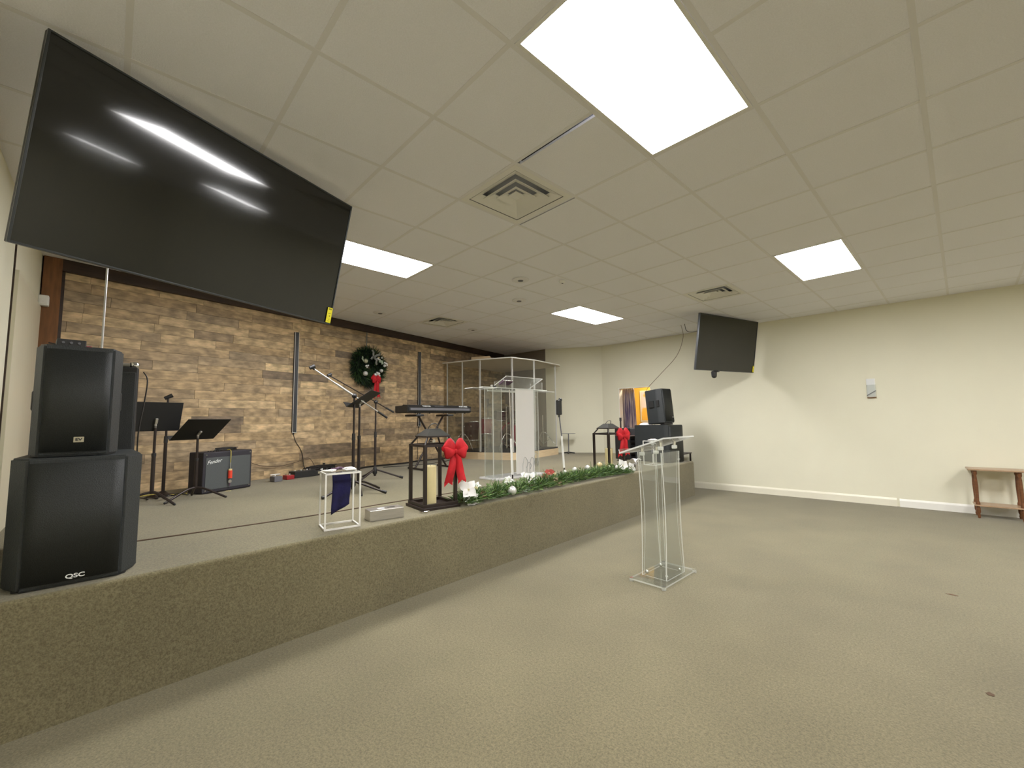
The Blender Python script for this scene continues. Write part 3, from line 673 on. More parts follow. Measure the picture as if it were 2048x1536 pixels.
# ---- microphone stands
def mic_stand(label, loc, rotz, h, boom=None, base='tripod', leg=.30, twist=0.0, shiny=False):
    t = thing('microphone_stand', label, 'microphone stand', loc, rotz, 'black microphone stands')
    if base == 'tripod':
        MB().lathe((0, 0, .07), [(.02, 0), (.03, .02), (.026, .07), (.016, .10)], 14).build('hub', M['black'], t)
        for k in range(3):
            a = twist + k * 2 * pi / 3
            l = MB().cyl((.02 * cos(a), .02 * sin(a), .13), (leg * cos(a), leg * sin(a), .014), .0105, n=10).build('leg', M['blackmetal'], t)
            MB().cyl(((leg - .035) * cos(a), (leg - .035) * sin(a), .028), ((leg + .012) * cos(a), (leg + .012) * sin(a), .0155), .0155, n=10).build('rubber_foot', M['black'], l)
    else:
        MB().lathe((0, 0, 0), [(.13, 0), (.13, .01), (.05, .022), (.018, .05)], 24).build('base', M['blackmetal'], t)
    MB().cyl((0, 0, .05), (0, 0, h * .58), .0155, n=12).build('lower_tube', M['blackmetal'], t)
    MB().cyl((0, 0, h * .56), (0, 0, h), .0105, n=12).build('upper_tube', M['blackmetal'], t)
    MB().cyl((0, 0, h * .55), (0, 0, h * .62), .019, .017, 12).build('clutch', M['black'], t)
    def clip(p, d, par):
        d = Vector(d).normalized(); p = Vector(p)
        MB().cyl(p, p + d * .03, .010, n=10).cyl(p + d * .02 - Vector((.0, .03, .0)), p + d * .045 + Vector((0, .035, .01)), .018, .022, 12).build('microphone_clip', M['black'], par)
    if boom:
        (az, el, l1, l2) = boom; d = Vector((cos(az) * cos(el), sin(az) * cos(el), sin(el))); j = Vector((0, 0, h + .01))
        MB().sphere(j, .026, 12, 8).cyl(j + Vector((-.03, 0, -.005)), j + Vector((.045, 0, 0)), .009, n=8).build('swivel', M['black'], t)
        b = MB().cyl(j - d * l2, j + d * l1, .0068, n=10).build('boom_arm', M['alu'] if shiny else M['blackmetal'], t)
        MB().cyl(j - d * (l2 + .005), j - d * (l2 - .12), .012, .0115, 12).build('counterweight', M['black'], b)
        if shiny: MB().cyl(j + d * .02, j + d * .22, .0105, n=10).build('boom_sleeve', M['alu'], b)
        clip(j + d * l1, d, b)
    else: clip((0, 0, h), (0, 0, 1), t)
    return t
mic_stand('straight microphone stand against the wood wall, left of the amplifier', (-4.58, -.76, ZS), 0, 1.0, None, 'round')
mic_stand('boom microphone stand with the long shiny arm, nearest the white frame table', (-3.14, .66, ZS), 0, 1.005, (radians(264), radians(33), .47, .42), twist=radians(-75), leg=.34, shiny=True)
mic_stand('farther boom microphone stand with dark arm, below the wreath', (-4.0, 1.31, ZS), 0, .99, (radians(262), radians(29), .63, .27), twist=radians(-60), leg=.34)

# ---- guitar amplifier
t = thing('guitar_amplifier', 'black guitar amplifier with silver grille against the wood wall', 'amplifier', (-4.43, -.21, ZS + .005), atan2(.248, .5))
AW, AH, AD = .56, .435, .23
MB().box((-AD / 2, 0, AH / 2), (AD, AW, AH), ch=.012).build('cabinet', M['amp_tolex'], t)
MB().box((.001, .0, AH / 2 - .012), (.008, AW - .05, AH - .095), ch=.002).build('grille_cloth', M['amp_cloth'], t)
text_part('Fender', .055, M['ink_w'], t, (.0062, -.17, AH - .105), (0, 1, .12), (0, -.12, 1), name='script_logo', shear=.5)
for y in (-AW / 2 + .03, AW / 2 - .03):
    for z_ in (.03, AH - .03): MB().cyl((-.002, y, z_), (.004, y, z_), .006, n=8).build('corner_screw', M['chrome'], t)
hd = MB().tube([(-.11, -.09, AH), (-.11, -.075, AH + .02), (-.11, .075, AH + .02), (-.11, .09, AH)], .007, 8).build('handle', M['black'], t)
for k in range(5): MB().cyl((-.05, -.20 + k * .03, AH), (-.05, -.20 + k * .03, AH + .012), .007, n=8).build('control_knob', M['black'], t)
mA = Matrix.Translation((-4.43, -.21, ZS + .005)) @ Matrix.Rotation(atan2(.248, .5), 4, 'Z')
def ap(x, y, z): return mA @ Vector((x, y, z))
rc = random.Random(4); pts = []
for k in range(64):
    a = k * .55; r_ = .062 + .02 * rc.random(); pts.append(ap(-.12 + r_ * cos(a) * .8, .05 + r_ * sin(a) * 1.6, AH + .008 + .0105 * (k // 22) + .004 * rc.random()))
cable('coiled_cable', 'coil of black cable heaped on the guitar amplifier', pts, .0045, k=3)
t = thing('hanging_tube', 'orange-red cylinder dangling on a yellow cord before the amplifier', 'tube', ap(.026, .0, 0))
t.rotation_euler = (0, 0, atan2(.248, .5))
MB().tube([(-.06, 0, AH + .010), (-.02, 0, AH + .014), (-.001, 0, AH + .002), (.002, 0, AH - .05), (0, 0, AH - .13)], .0035, 6).build('cord', M['ycord'], t)
MB().cyl((0, 0, AH - .20), (0, 0, AH - .13), .0045, n=8).build('wire', M['silver'], t)
MB().cyl((0, 0, AH - .215), (0, 0, AH - .198), .018, n=14).build('cap', M['candle'], t)
MB().cyl((0, 0, AH - .30), (0, 0, AH - .215), .021, n=16).build('barrel', M['orange_red'], t)
MB().cyl((-.004, 0, AH - .335), (.004, 0, AH - .335), .019, n=16).build('disc', M['silver'], t)
MB().cyl((0, 0, AH - .385), (0, 0, AH - .35), .006, n=8).build('tip', M['purple'], t)
t = thing('folded_note', 'tiny pale slip lying on the carpet before the amplifier', 'paper', ap(.05, -.03, -.004)); t.rotation_euler = (0, 0, .9)
MB().box((0, 0, .003), (.05, .03, .004)).build('slip', M['candle'], t)

# ---- pedals, power strips along the wall
def fw(y, off, z=ZS): return (XW(y) + off * .9726, y + off * .2325, z)
def pedal(label, y, off, w_, d_, h_, mat, nk=3, rz=0):
    t = thing('effect_pedal', label, 'pedal', fw(y, off), WA - pi / 2 + rz, 'effect pedals along the wall')
    MB().box((0, 0, h_ / 2 + .002), (d_, w_, h_), ch=.004).build('case', mat, t)
    for k in range(nk): MB().cyl((-d_ * .2, (k - (nk - 1) / 2) * w_ / max(nk, 1), h_), (-d_ * .2, (k - (nk - 1) / 2) * w_ / max(nk, 1), h_ + .014), .008, n=8).build('knob', M['white'] if k % 2 else M['chrome'], t)
    MB().cyl((d_ * .28, 0, h_), (d_ * .28, 0, h_ + .010), .012, n=10).build('footswitch', M['chrome'], t)
pedal('dark grey pedal beside the amplifier', .28, .42, .10, .12, .065, M['grey'])
MBp = thing('pen', 'short white stick lying on the dark grey pedal', 'stick', (*fw(.28, .40)[:2], ZS + .088), WA); MB().cyl((-.06, 0, 0), (.06, 0, 0), .006, n=8).build('body', M['white'], MBp)
pedal('small dark red pedal on the carpet', .47, .36, .10, .11, .055, M['pedal_red'], 2)
pedal('wide black multi-knob pedal between red pedal and power strip', .70, .28, .30, .16, .085, M['black'], 7)
t = thing('power_strip', 'black power strip with plugs below the outlet', 'power strip', fw(1.02, .22), WA - pi / 2)
MB().box((0, 0, .025), (.07, .46, .045), ch=.006).build('body', M['black'], t)
for k in range(5): MB().box((0, -.18 + k * .085, .06), (.035, .04, .035 + .012 * (k % 3)), ch=.005).build('plug', M['black'] if k != 2 else M['white'], t)
for lab_, yy, of, sz in (('black power adapter block leaning at the left of the tangled cables', .90, .30, (.09, .13, .07)), ('taller black power adapter below the nearer light bar', 1.02, .12, (.08, .16, .12)), ('black power adapter nearest the wall outlet', 1.22, .13, (.07, .12, .09))):
    t = thing('power_adapter', lab_, 'adapter', (*fw(yy, of)[:2], ZS), WA - pi / 2 + .2)
    MB().box((0, 0, sz[2] / 2 + .002), sz, ch=.010).build('case', M['black'], t); MB().box((sz[0] / 2, 0, sz[2] * .6), (.003, .05, .03)).build('rating_label', M['plate'], t)
rc = random.Random(9); pts = [Vector(fw(.78 + .48 * (.5 + .5 * sin(k * 1.7)), .16 + .10 * rc.random(), ZS + .075 + .05 * rc.random())) for k in range(34)]
cable('tangled_cable', 'tangle of black cables over the power strip', pts, .008, k=4)
rc = random.Random(10); pts = [Vector(fw(-1.4 + .028 * k, .45 + .25 * rc.random(), ZS + .008 + .02 * rc.random())) for k in range(34)]
cable('tangled_cable', 'brown and black cable tangle on the floor under the music stands', pts, .006, M['cord'], k=4)
cable('yellow_cable', 'yellow cable on the floor between the music stands and amplifier', [fw(-1.25, .5, ZS + .006), fw(-.95, .38, ZS + .02), fw(-.75, .55, ZS + .006), fw(-.55, .45, ZS + .006)], .005, M['ycord'])
cable('wall_cable', 'thin brown cable sagging along the wood wall right of the amplifier', [fw(.02, .10, ZS + .30), fw(.25, .05, ZS + .19), fw(.5, .05, ZS + .155), fw(.75, .05, ZS + .19), fw(.92, .05, ZS + .235), fw(.98, .12, ZS + .10)], .004, M['cord_brown'])
pts = [fw(1.2 + .35 * k, .16 + .05 * sin(k * 2.1), ZS + .012) for k in range(9)]
cable('floor_cable', 'thick black cable bundle along the foot of the wood wall', pts, .014, M['cord'])
cable('floor_cable', 'thin cable looping on the stage behind the keyboard stand', [fw(2.0, .35, ZS + .005), fw(2.5, .6, ZS + .005), fw(3.1, .62, ZS + .005), fw(3.6, .4, ZS + .005)], .005)
cable('stage_cable', 'long thin dark cable running straight across the stage carpet', [(-2.43, -1.40, ZS + .004), (-2.41, -1.03, ZS + .004), (-2.38, -.57, ZS + .004), (-2.36, .06, ZS + .004), (-2.385, .5, ZS + .004), (-2.40, .9, ZS + .004), (-2.42, 1.5, ZS + .004), (-2.5, 2.1, ZS + .004), (-2.7, 2.45, ZS + .004)], .0045, M['cord_brown'])

# ---- wall light bars, outlet
def light_bar(y, z0, z1, label):
    t = thing('light_bar', label, 'light', fw(y, .0, 0), WA - pi / 2, 'vertical light bars on the wood wall')
    MB().box((.020, 0, (z0 + z1) / 2), (.034, .062, z1 - z0), ch=.003).build('housing', M['black'], t)
    MB().box((.040, .003, (z0 + z1) / 2), (.006, .036, z1 - z0 - .03)).build('lens', M['led_strip'], t)
    fr_ = MB().box((.038, -.026, (z0 + z1) / 2), (.012, .006, z1 - z0)).box((.038, .029, (z0 + z1) / 2), (.012, .004, z1 - z0)).box((.038, 0, z0 - .002), (.012, .062, .008))
    fr_.build('trim', M['alu'], t)
    MB().cyl((.02, 0, z0 - .03), (.02, 0, z0), .010, n=10).build('cable_gland', M['black'], t)
light_bar(.705, 1.18, 2.63, 'vertical light bar nearer the music stands, left of the wreath')
light_bar(3.08, 1.23, 2.655, 'vertical light bar behind the keyboard, right of the wreath')
cable('light_cable', 'black cable dropping from the nearer light bar to the power strip', [fw(.705, .02, 1.155), fw(.74, .02, 1.05), fw(.80, .03, .95), fw(.84, .03, .85), fw(.85, .05, .70), fw(.87, .10, .64)], .005)
cable('light_cable', 'thin cable dropping from the light bar behind the keyboard', [fw(3.08, .02, 1.20), fw(3.05, .02, 1.0), fw(3.06, .02, .80), fw(3.04, .04, .60)], .004)
t = thing('wall_outlet', 'white wall outlet with two black plugs in the wood wall', 'outlet', fw(1.165, .002, .668), WA - pi / 2)
MB().box((.004, 0, 0), (.008, .075, .12), ch=.003).build('cover_plate', M['white'], t)
for z_ in (.026, -.026): MB().box((.020, .012, z_), (.028, .030, .026), ch=.005).cyl((.03, .01, z_ - .004), (.05, -.02, z_ - .05), .004, n=8).build('plug', M['black'], t)

# ================================================================ greenery helpers
def needles(mb, pos, nrm_fn, n, ln, w_, rng, mi=(0,), droop=0):
    for _ in range(n):
        p, nd = pos(rng); d = nd.normalized(); s_ = d.orthogonal().normalized(); s_ = Matrix.Rotation(rng.uniform(0, 6.28), 3, d) @ s_
        l = ln * rng.uniform(.6, 1.15); w0 = s_ * w_; q = p + d * l - Vector((0, 0, droop * l * rng.random()))
        mb.add([p - w0, p + w0, p.lerp(q, .6) + w0 * .9, q, p.lerp(q, .6) - w0 * .9], [(0, 1, 2, 3, 4)], rng.choice(mi))
def leaf_petal(ln, wd, cup=.2, mat=None):
    vs = []; fs = []; n = 6
    for i in range(n + 1):
        u = i / n; w_ = wd * (sin(pi * min(u * 1.05, 1)) ** .8) * (1 - .25 * u) if 0 < i < n else .001
        zc = cup * ln * sin(u * pi * .9) * .5
        vs += [(u * ln, -w_, zc + w_ * .25), (u * ln, 0, zc - w_ * .1), (u * ln, w_, zc + w_ * .25)]
    for i in range(n):
        o = i * 3; fs += [(o, o + 3, o + 4, o + 1), (o + 1, o + 4, o + 5, o + 2)]
    return vs, fs
PETAL = None
def poinsettia(parent, loc, size, normal, mat, label=None, n=5, seed=0, name='poinsettia', cup=.35):
    rg = random.Random(seed); e = bpy.data.objects.new(name, None); COL.objects.link(e); e.parent = parent; e.empty_display_size = .02
    z = Vector(normal).normalized(); x = z.orthogonal().normalized(); y = z.cross(x); m = rotm(x, y, z).to_4x4(); m.translation = Vector(loc); e.matrix_local = m
    if label: e['label'] = label
    vs, fs = leaf_petal(size, size * .44, cup * .6); mb = MB().add(vs, fs, smooth=True); me = mb.mesh('petal', mat)
    for k in range(n):
        o = link('petal', me, e); o.rotation_euler = (rg.uniform(-.3, .3), rg.uniform(-.5, .1), k * 2 * pi / n + rg.uniform(-.25, .25)); o.scale = (rg.uniform(.85, 1.15),) * 3
    c = MB()
    for k in range(5): c.sphere((size * .07 * cos(k * 1.26), size * .07 * sin(k * 1.26), size * .06), size * .045, 6, 4)
    c.build('centre', M['candle'], e); return e
def bow(label, loc, rotz, s, tail=1.0, tails=2, parent=None, mat=None, roll=0):
    """bow facing local +x, s = overall half width"""
    t = thing('bow', label, 'bow', loc, rotz) if parent is None else bpy.data.objects.new('bow', None)
    if parent is not None:
        COL.objects.link(t); t.parent = parent; t.location = loc; t.rotation_euler = (roll, 0, rotz)
    mt = mat or M['red']
    for sg in (-1, 1):
        for layer, (el, sz, dx) in enumerate(((radians(38), 1.0, 0), (radians(-8), .86, .012))):
            # puffed loop: closed sheet whose section is an ellipse growing outward
            mb = MB(); n = 9; k = 12; vs = []
            ax = Vector((0, sg * cos(el), sin(el))); up = Vector((0, -sg * sin(el), cos(el)))
            for i in range(n + 1):
                u = i / n; w_ = s * sz * (.10 + .46 * sin(min(u * 1.25, 1) * pi / 2)) * (1 if u < .85 else 1 - (u - .85) * 1.6); dp = s * (.07 + .24 * sin(pi * min(u * 1.02, 1)))
                for j in range(k):
                    a = 2 * pi * j / k; cr_ = 1 + .10 * sin(3 * a + layer)
                    vs.append(ax * (u * s * sz) + up * (cos(a) * w_ * cr_) + Vector((dx + sin(a) * dp, 0, 0)))
            fs = [(i * k + j, i * k + (j + 1) % k, (i + 1) * k + (j + 1) % k, (i + 1) * k + j) for i in range(n) for j in range(k)]
            if sg < 0: fs = [f[::-1] for f in fs]
            mb.add(vs, fs, smooth=True); mb.add(vs[:k], [list(range(k))]); 
            o = mb.build('loop', mt, t)
            sd = o.modifiers.new('thick', 'SOLIDIFY'); sd.thickness = .002
    MB().sphere((s * .16, 0, 0), s * .17, 12, 8, sc=(.8, 1, 1.1)).build('knot', mt, t)
    for i, sg in enumerate((-1, 1)[:tails] if tails == 2 else (0,)):
        L_ = s * (2.35 if sg <= 0 else 2.2) * tail; n = 10; pts = []; wv = []
        for j in range(n + 1):
            u = j / n; pts.append((s * .10 + .012 * sin(u * 5 + sg), sg * s * (.10 + .42 * u), -u * L_)); wv.append((s * .04 * sin(u * 6), s * (.15 + .17 * min(u * 1.6, 1)), 0))
        mb = MB().ribbon(pts, wv, .0015)
        p, w0 = Vector(pts[-1]), Vector(wv[-1])  # forked end
        dn = Vector((0, 0, -s * .30)); mb.add([p - w0, p, p - w0 + dn], [(0, 1, 2)]); mb.add([p, p + w0, p + w0 + dn * .7], [(0, 1, 2)])
        mb.build('tail', mt, t)
    return t
# ---- wreath
wc = Vector(fw(1.885, .085, 2.235))
t = thing('wreath', 'green christmas wreath with silver baubles and red bow on the wood wall', 'wreath', wc, WA - pi / 2)
R0, R1 = .205, .125
rg = random.Random(3); mb = MB()
def wp(r):
    a = r.uniform(0, 2 * pi); b = r.uniform(0, 2 * pi); rr = R1 * r.uniform(.2, .85)
    c = Vector((0, cos(a) * R0, sin(a) * R0)); o_ = Vector((sin(b) * rr * .8, cos(a) * cos(b) * rr, sin(a) * cos(b) * rr))
    tg = Vector((0, -sin(a), cos(a))); return c + o_, o_.normalized() + tg * r.uniform(-.3, 1.2) + Vector((.35, 0, 0))
needles(mb, wp, None, 6500, .095, .0040, rg, (0, 0, 1))
o = mb.build('needles', [M['green_dark'], M['green']], t, kind='stuff')
ri = MB(); n = 28; ri.tube([(0, cos(2 * pi * k / n) * R0, sin(2 * pi * k / n) * R0) for k in range(n + 1)], .035, 8); ri.build('ring', M['green_dark'], t)
bl = [((-.17, .07), .036, 'sage_ball'), ((-.155, -.01), .018, 'silver_ball'), ((-.12, .0), .016, 'silver_ball'), ((-.14, -.03), .014, 'silver_ball'), ((-.17, -.135), .036, 'silver_ball'),
      ((.07, .13), .020, 'silver_ball'), ((.09, .155), .016, 'gold_ball'), ((.11, .12), .016, 'silver_ball'), ((.155, .16), .015, 'silver_ball'), ((.215, .03), .024, 'silver_ball'),
      ((.15, -.06), .028, 'silver_ball'), ((.025, -.14), .028, 'silver_ball'), ((.085, -.12), .030, 'silver_ball'), ((.11, -.15), .018, 'silver_ball'), ((.06, -.10), .016, 'silver_ball')]
for (y, z_), r_, mt in bl: MB().sphere((.150, y, z_), r_ * 1.1, 14, 9).build('bauble', M[mt], t)
def strip(parent, pts, hw, mat, name='ribbon'):
    P = [Vector(p) for p in pts]; wv = []
    for i in range(len(P)):
        tg = (P[min(i + 1, len(P) - 1)] - P[max(i - 1, 0)]).normalized(); wv.append(tg.cross(Vector((1, 0, 0))).normalized() * hw)
    return MB().ribbon(P, wv, .0012).build(name, mat, parent)
strip(t, [(.15, -.01, .15), (.165, -.03, .19), (.16, -.02, .235), (.14, -.035, .27)], .019, M['grey_ribbon'])
strip(t, [(.15, -.01, .15), (.175, .04, .19), (.165, .09, .20), (.14, .13, .235)], .019, M['grey_ribbon'])
strip(t, [(.15, -.01, .15), (.17, -.05, .145), (.16, -.07, .11)], .018, M['grey_ribbon'])
strip(t, [(.15, -.01, .15), (.175, .035, .11), (.165, .03, .06), (.15, .055, .03)], .022, M['grey_ribbon'])
strip(t, [(.15, .10, .10), (.175, .14, .09), (.165, .16, .05)], .026, M['pale_green'])
strip(t, [(.14, -.215, .14), (.155, -.235, .10), (.15, -.20, .065)], .014, M['pale_green'])
strip(t, [(.13, .22, .09), (.15, .27, .07), (.13, .29, .035)], .013, M['white_cloth'])
MB().sphere((.165, -.01, .15), .022, 10, 7).build('ribbon_knot', M['grey_ribbon'], t)
b = bow('', (.15, .045, -.225), 0, .10, 1.25, 2, parent=t)
strip(t, [(.0, -.04, .27), (-.03, -.015, .45), (-.06, .01, .60), (-.07, .02, .70)], .009, M['grey_ribbon'], 'hanging_ribbon')

# ---- keyboard on a folding stand
t = thing('keyboard', 'long black electronic keyboard seen from its back', 'keyboard', (-4.42, 2.60, 1.447), radians(2))
KW = 1.19
prof = [(0, 0.0), (.02, .028), (.02, .075), (-.03, .115), (-.14, .122), (-.20, .085), (-.36, .07), (-.36, .01), (-.33, -.002), (-.05, -.004)]
n = len(prof); vs = [(x, -KW / 2, z_) for x, z_ in prof] + [(x, KW / 2, z_) for x, z_ in prof]
vs = [(x, y * (1 - (.02 if False else 0)), z_) for x, y, z_ in vs]
MB().add(vs, [(i, (i + 1) % n, n + (i + 1) % n, n + i) for i in range(n)] + [list(range(n))[::-1], list(range(n, 2 * n))]).build('case', M['black'], t)
for s_ in (-1, 1): MB().box((-.17, s_ * (KW / 2 + .006), .055), (.36, .016, .10), ch=.012).build('end_cap', M['black'], t)
for k in range(46): MB().box((-.285, -KW / 2 + .06 + k * .0235, .083), (.13, .0222, .012)).build('white_key', M['white'], t) if k < 46 else None
MB().box((.0215, 0, .052), (.003, KW - .06, .034)).build('rear_panel', M['grey'], t)
text_part('YAMAHA', .036, M['ink_w'], t, (-.002, -.27, .098), (0, 1, 0), (-.6, 0, .75), name='brand_lettering', bold=.0008)
text_part('DIGITAL PIANO', .026, M['grey'], t, (-.002, -.03, .098), (0, 1, 0), (-.6, 0, .75), name='model_lettering')
text_part('PORTABLE', .036, M['ink_w'], t, (-.002, .45, .098), (0, 1, 0), (-.6, 0, .75), name='model_lettering', bold=.0006)
for y in (-.45, -.2, .06, .3, .5): MB().cyl((-.02, y, -.016), (-.02, y, .002), .012, n=8).build('rubber_foot', M['black'], t)
t = thing('keyboard_stand', 'black folding cross-legged stand under the keyboard', 'stand', (-4.58, 2.52, ZS))
for yy, nm in ((-.30, 'arm'), (.26, 'arm')): MB().box((0, yy, .835), (.34, .14 if yy < 0 else .12, .03), ch=.008).build('support_arm', M['black'], t)
for s_ in (-1, 1):
    x_ = .02 * s_
    l = MB().cyl((x_, -s_ * .24, .825), (x_, s_ * .27, .03), .016, n=10).build('leg', M['blackmetal'], t)
    MB().cyl((-.20, s_ * .27, .018), (.20, s_ * .27, .018), .014, n=10).build('foot_bar', M['blackmetal'], l)
    for q in (-.2, .2): MB().cyl((q - .02, s_ * .27, .018), (q + .02, s_ * .27, .018), .018, n=10).build('foot_cap', M['black'], l)
MB().cyl((-.05, .015, .43), (.06, .015, .43), .03, n=16).build('pivot', M['chrome'], t)

# ---- lanterns
def lantern(label, loc, rotz, group='dark metal candle lanterns'):
    t = thing('lantern', label, 'lantern', loc, rotz, group); b = .165; h1 = .50; r_ = .0125
    MB().box((0, 0, .012), (2 * b + .02, 2 * b + .02, .024), ch=.004).build('base', M['lantern'], t)
    rm = MB()
    for s_ in (-1, 1): rm.box((s_ * (b - .02), 0, .036), (.03, 2 * b - .01, .026), ch=.002).box((0, s_ * (b - .02), .036), (2 * b - .05, .03, .026), ch=.002)
    rm.build('base_rim', M['lantern'], t)
    q = b - .022
    for sx in (-1, 1):
        for sy in (-1, 1): MB().box((sx * q, sy * q, .03 + h1 / 2), (.027, .027, h1 + .02), ch=.002).build('post', M['lantern'], t)
    for s_ in (-1, 1):
        MB().box((s_ * q, 0, h1 + .03), (.026, 2 * q, .022)).build('top_rail', M['lantern'], t); MB().box((0, s_ * q, h1 + .03), (2 * q, .026, .022)).build('top_rail', M['lantern'], t)
    c = .10
    for sx in (-1, 1):
        for sy in (-1, 1): MB().cyl((sx * q, sy * q, h1 + .035), (sx * c, sy * c, h1 + .10), .009, n=6).build('slanted_bar', M['lantern'], t)
    MB().box((0, 0, h1 + .105), (2 * c + .03, 2 * c + .03, .012)).build('collar', M['lantern'], t)
    r4 = [(-1, -1), (1, -1), (1, 1), (-1, 1)]; vs = [(x * (c + .012), y * (c + .012), h1 + .111) for x, y in r4] + [(x * .045, y * .045, h1 + .172) for x, y in r4]
    MB().add(vs, [(0, 1, 5, 4), (1, 2, 6, 5), (2, 3, 7, 6), (3, 0, 4, 7), (4, 5, 6, 7), (3, 2, 1, 0)]).build('roof', M['lantern_roof'], t)
    pts = [(0, .048 * cos(a), h1 + .178 + .05 * sin(a)) for a in [pi * k / 14 for k in range(15)]]
    MB().tube([(x + .03 * (z_ - h1 - .178) / .05, y, z_ - .01) for x, y, z_ in pts], .0045, 8).build('carry_ring', M['lantern_roof'], t)
    return t
l1p = (-1.985, .885, ZS); l1r = radians(-6)
lantern('dark lantern with candle, nearest the silver box at the stage edge', l1p, l1r)
l2p = (-2.235, 3.96, ZS); l2r = radians(-10)
lantern('dark lantern with candle at the far end of the garland', l2p, l2r)
def candle(label, loc, h):
    t = thing('candle', label, 'candle', loc, 0, 'ivory pillar candles in the lanterns')
    MB().lathe((0, 0, 0), [(.052, 0), (.053, .01), (.053, h - .012), (.050, h - .002), (.044, h), (.035, h - .006), (.006, h - .008)], 28).build('wax', M['candle'], t)
    MB().cyl((0, 0, h - .01), (.002, 0, h + .006), .0015, n=6).build('wick', M['cord'], t)
candle('ivory pillar candle inside the near lantern', (l1p[0] - .01, l1p[1] - .02, ZS + .026), .325)
candle('ivory pillar candle inside the far lantern', (l2p[0], l2p[1], ZS + .026), .30)
bow('large red velvet bow with long tails on the near lantern', (l1p[0] + .185, l1p[1] + .105, ZS + .475), radians(-15), .118, .95)
bow('red velvet bow with long tails on the far lantern', (l2p[0] + .185, l2p[1] + .085, ZS + .50), radians(-20), .118, .95)

# ---- white frame tables
def frame_table(label, loc, rotz, cloth_label, seed):
    t = thing('frame_table', label, 'table', loc, rotz, 'white metal frame tables'); bx, by, h = .095, .115, .385; r_ = .0055
    for sx in (-1, 1):
        for sy in (-1, 1): MB().box((sx * bx, sy * by, h / 2), (.011, .011, h)).build('leg', M['white_metal'], t)
    for z_ in (.0055, h - .0055):
        for s_ in (-1, 1):
            MB().box((s_ * bx, 0, z_), (.011, 2 * by, .011)).build('rail', M['white_metal'], t); MB().box((0, s_ * by, z_), (2 * bx, .011, .011)).build('rail', M['white_metal'], t)
    MB().box((0, 0, h + .001), (2 * bx, 2 * by, .003)).build('top_pane', M['clear'], t)
    return t
def M4(loc, rz): return Matrix.Translation(loc) @ Matrix.Rotation(rz, 4, 'Z')
ft_loc = (-1.868, .030, ZS); ft_r = radians(-9)
frame_table('white wire frame table with navy cloth beside the silver box', ft_loc, ft_r, '', 1)
mf = M4(ft_loc, ft_r)
def cloth(mfx, label, mat, off, L1, L2, hw):
    # cloth draped over the pane, hanging down inside the frame
    mb = MB(); n = 10; m_ = 12; vs = []
    for i in range(n + 1):
        u = i / n
        for j in range(m_ + 1):
            v = j / m_; y = -hw + 2 * hw * v; drop = L1 * u * (1 - (1 - L2 / L1) * v)
            vs.append(mfx @ Vector((off + .006 * sin(v * 9 + u * 2) * u, y + .004 * sin(u * 5), .383 - .006 - drop)))
    fs = [(i * (m_ + 1) + j, i * (m_ + 1) + j + 1, (i + 1) * (m_ + 1) + j + 1, (i + 1) * (m_ + 1) + j) for i in range(n) for j in range(m_)]
    mb.add(vs, fs, smooth=True)
    o = mb.build('hanging_cloth', mat); sd = o.modifiers.new('thick', 'SOLIDIFY'); sd.thickness = .004
    return tag(o, label, 'cloth')
cloth(mf, 'navy velvet cloth hanging inside the near white frame table', M['navy'], .03, .285, .225, .062)
def tabletop_items(mfx, lab, s=1):
    t = thing('folded_linen', 'folded white linen on the ' + lab, 'linen', mfx @ Vector((-.02, .06, .389)), 0)
    MB().box((0, 0, .007), (.10, .08, .010), ch=.004).box((.0, .005, .016), (.07, .06, .006), ch=.003).build('layers', M['white_cloth'], t)
    t = thing('folded_linen', 'small crumpled white napkin on the ' + lab, 'linen', mfx @ Vector((.0, -.08, .389)), .5)
    MB().box((0, 0, .006), (.09, .05, .008), ch=.003).box((.02, .01, .012), (.05, .035, .006), ch=.002).build('layers', M['white_cloth'], t)
    t = thing('scarf', 'dull purple scarf lying across the ' + lab, 'scarf', mfx @ Vector((-.03, -.01, .389)), .2)
    MB().tube(smooth_path([(0, -.055, .010), (.01, -.02, .014), (-.01, .01, .016), (.005, .045, .010)], 4), .010, 8).build('fabric', M['purple'], t)
tabletop_items(mf, 'near white frame table')
f2 = (-2.20, 5.14, ZS); f2r = radians(-8)
frame_table('far white wire frame table before the right subwoofer', f2, f2r, '', 2)
cloth(M4(f2, f2r), 'dark grey cloth hanging in the far white frame table', M['grey'], .02, .20, .22, .075)
t = thing('folded_linen', 'crumpled white linen on the far white frame table', 'linen', M4(f2, f2r) @ Vector((0, .0, .389)), .3)
MB().box((0, 0, .008), (.12, .15, .012), ch=.004).box((.01, -.02, .018), (.08, .08, .01), ch=.004).build('layers', M['white_cloth'], t)

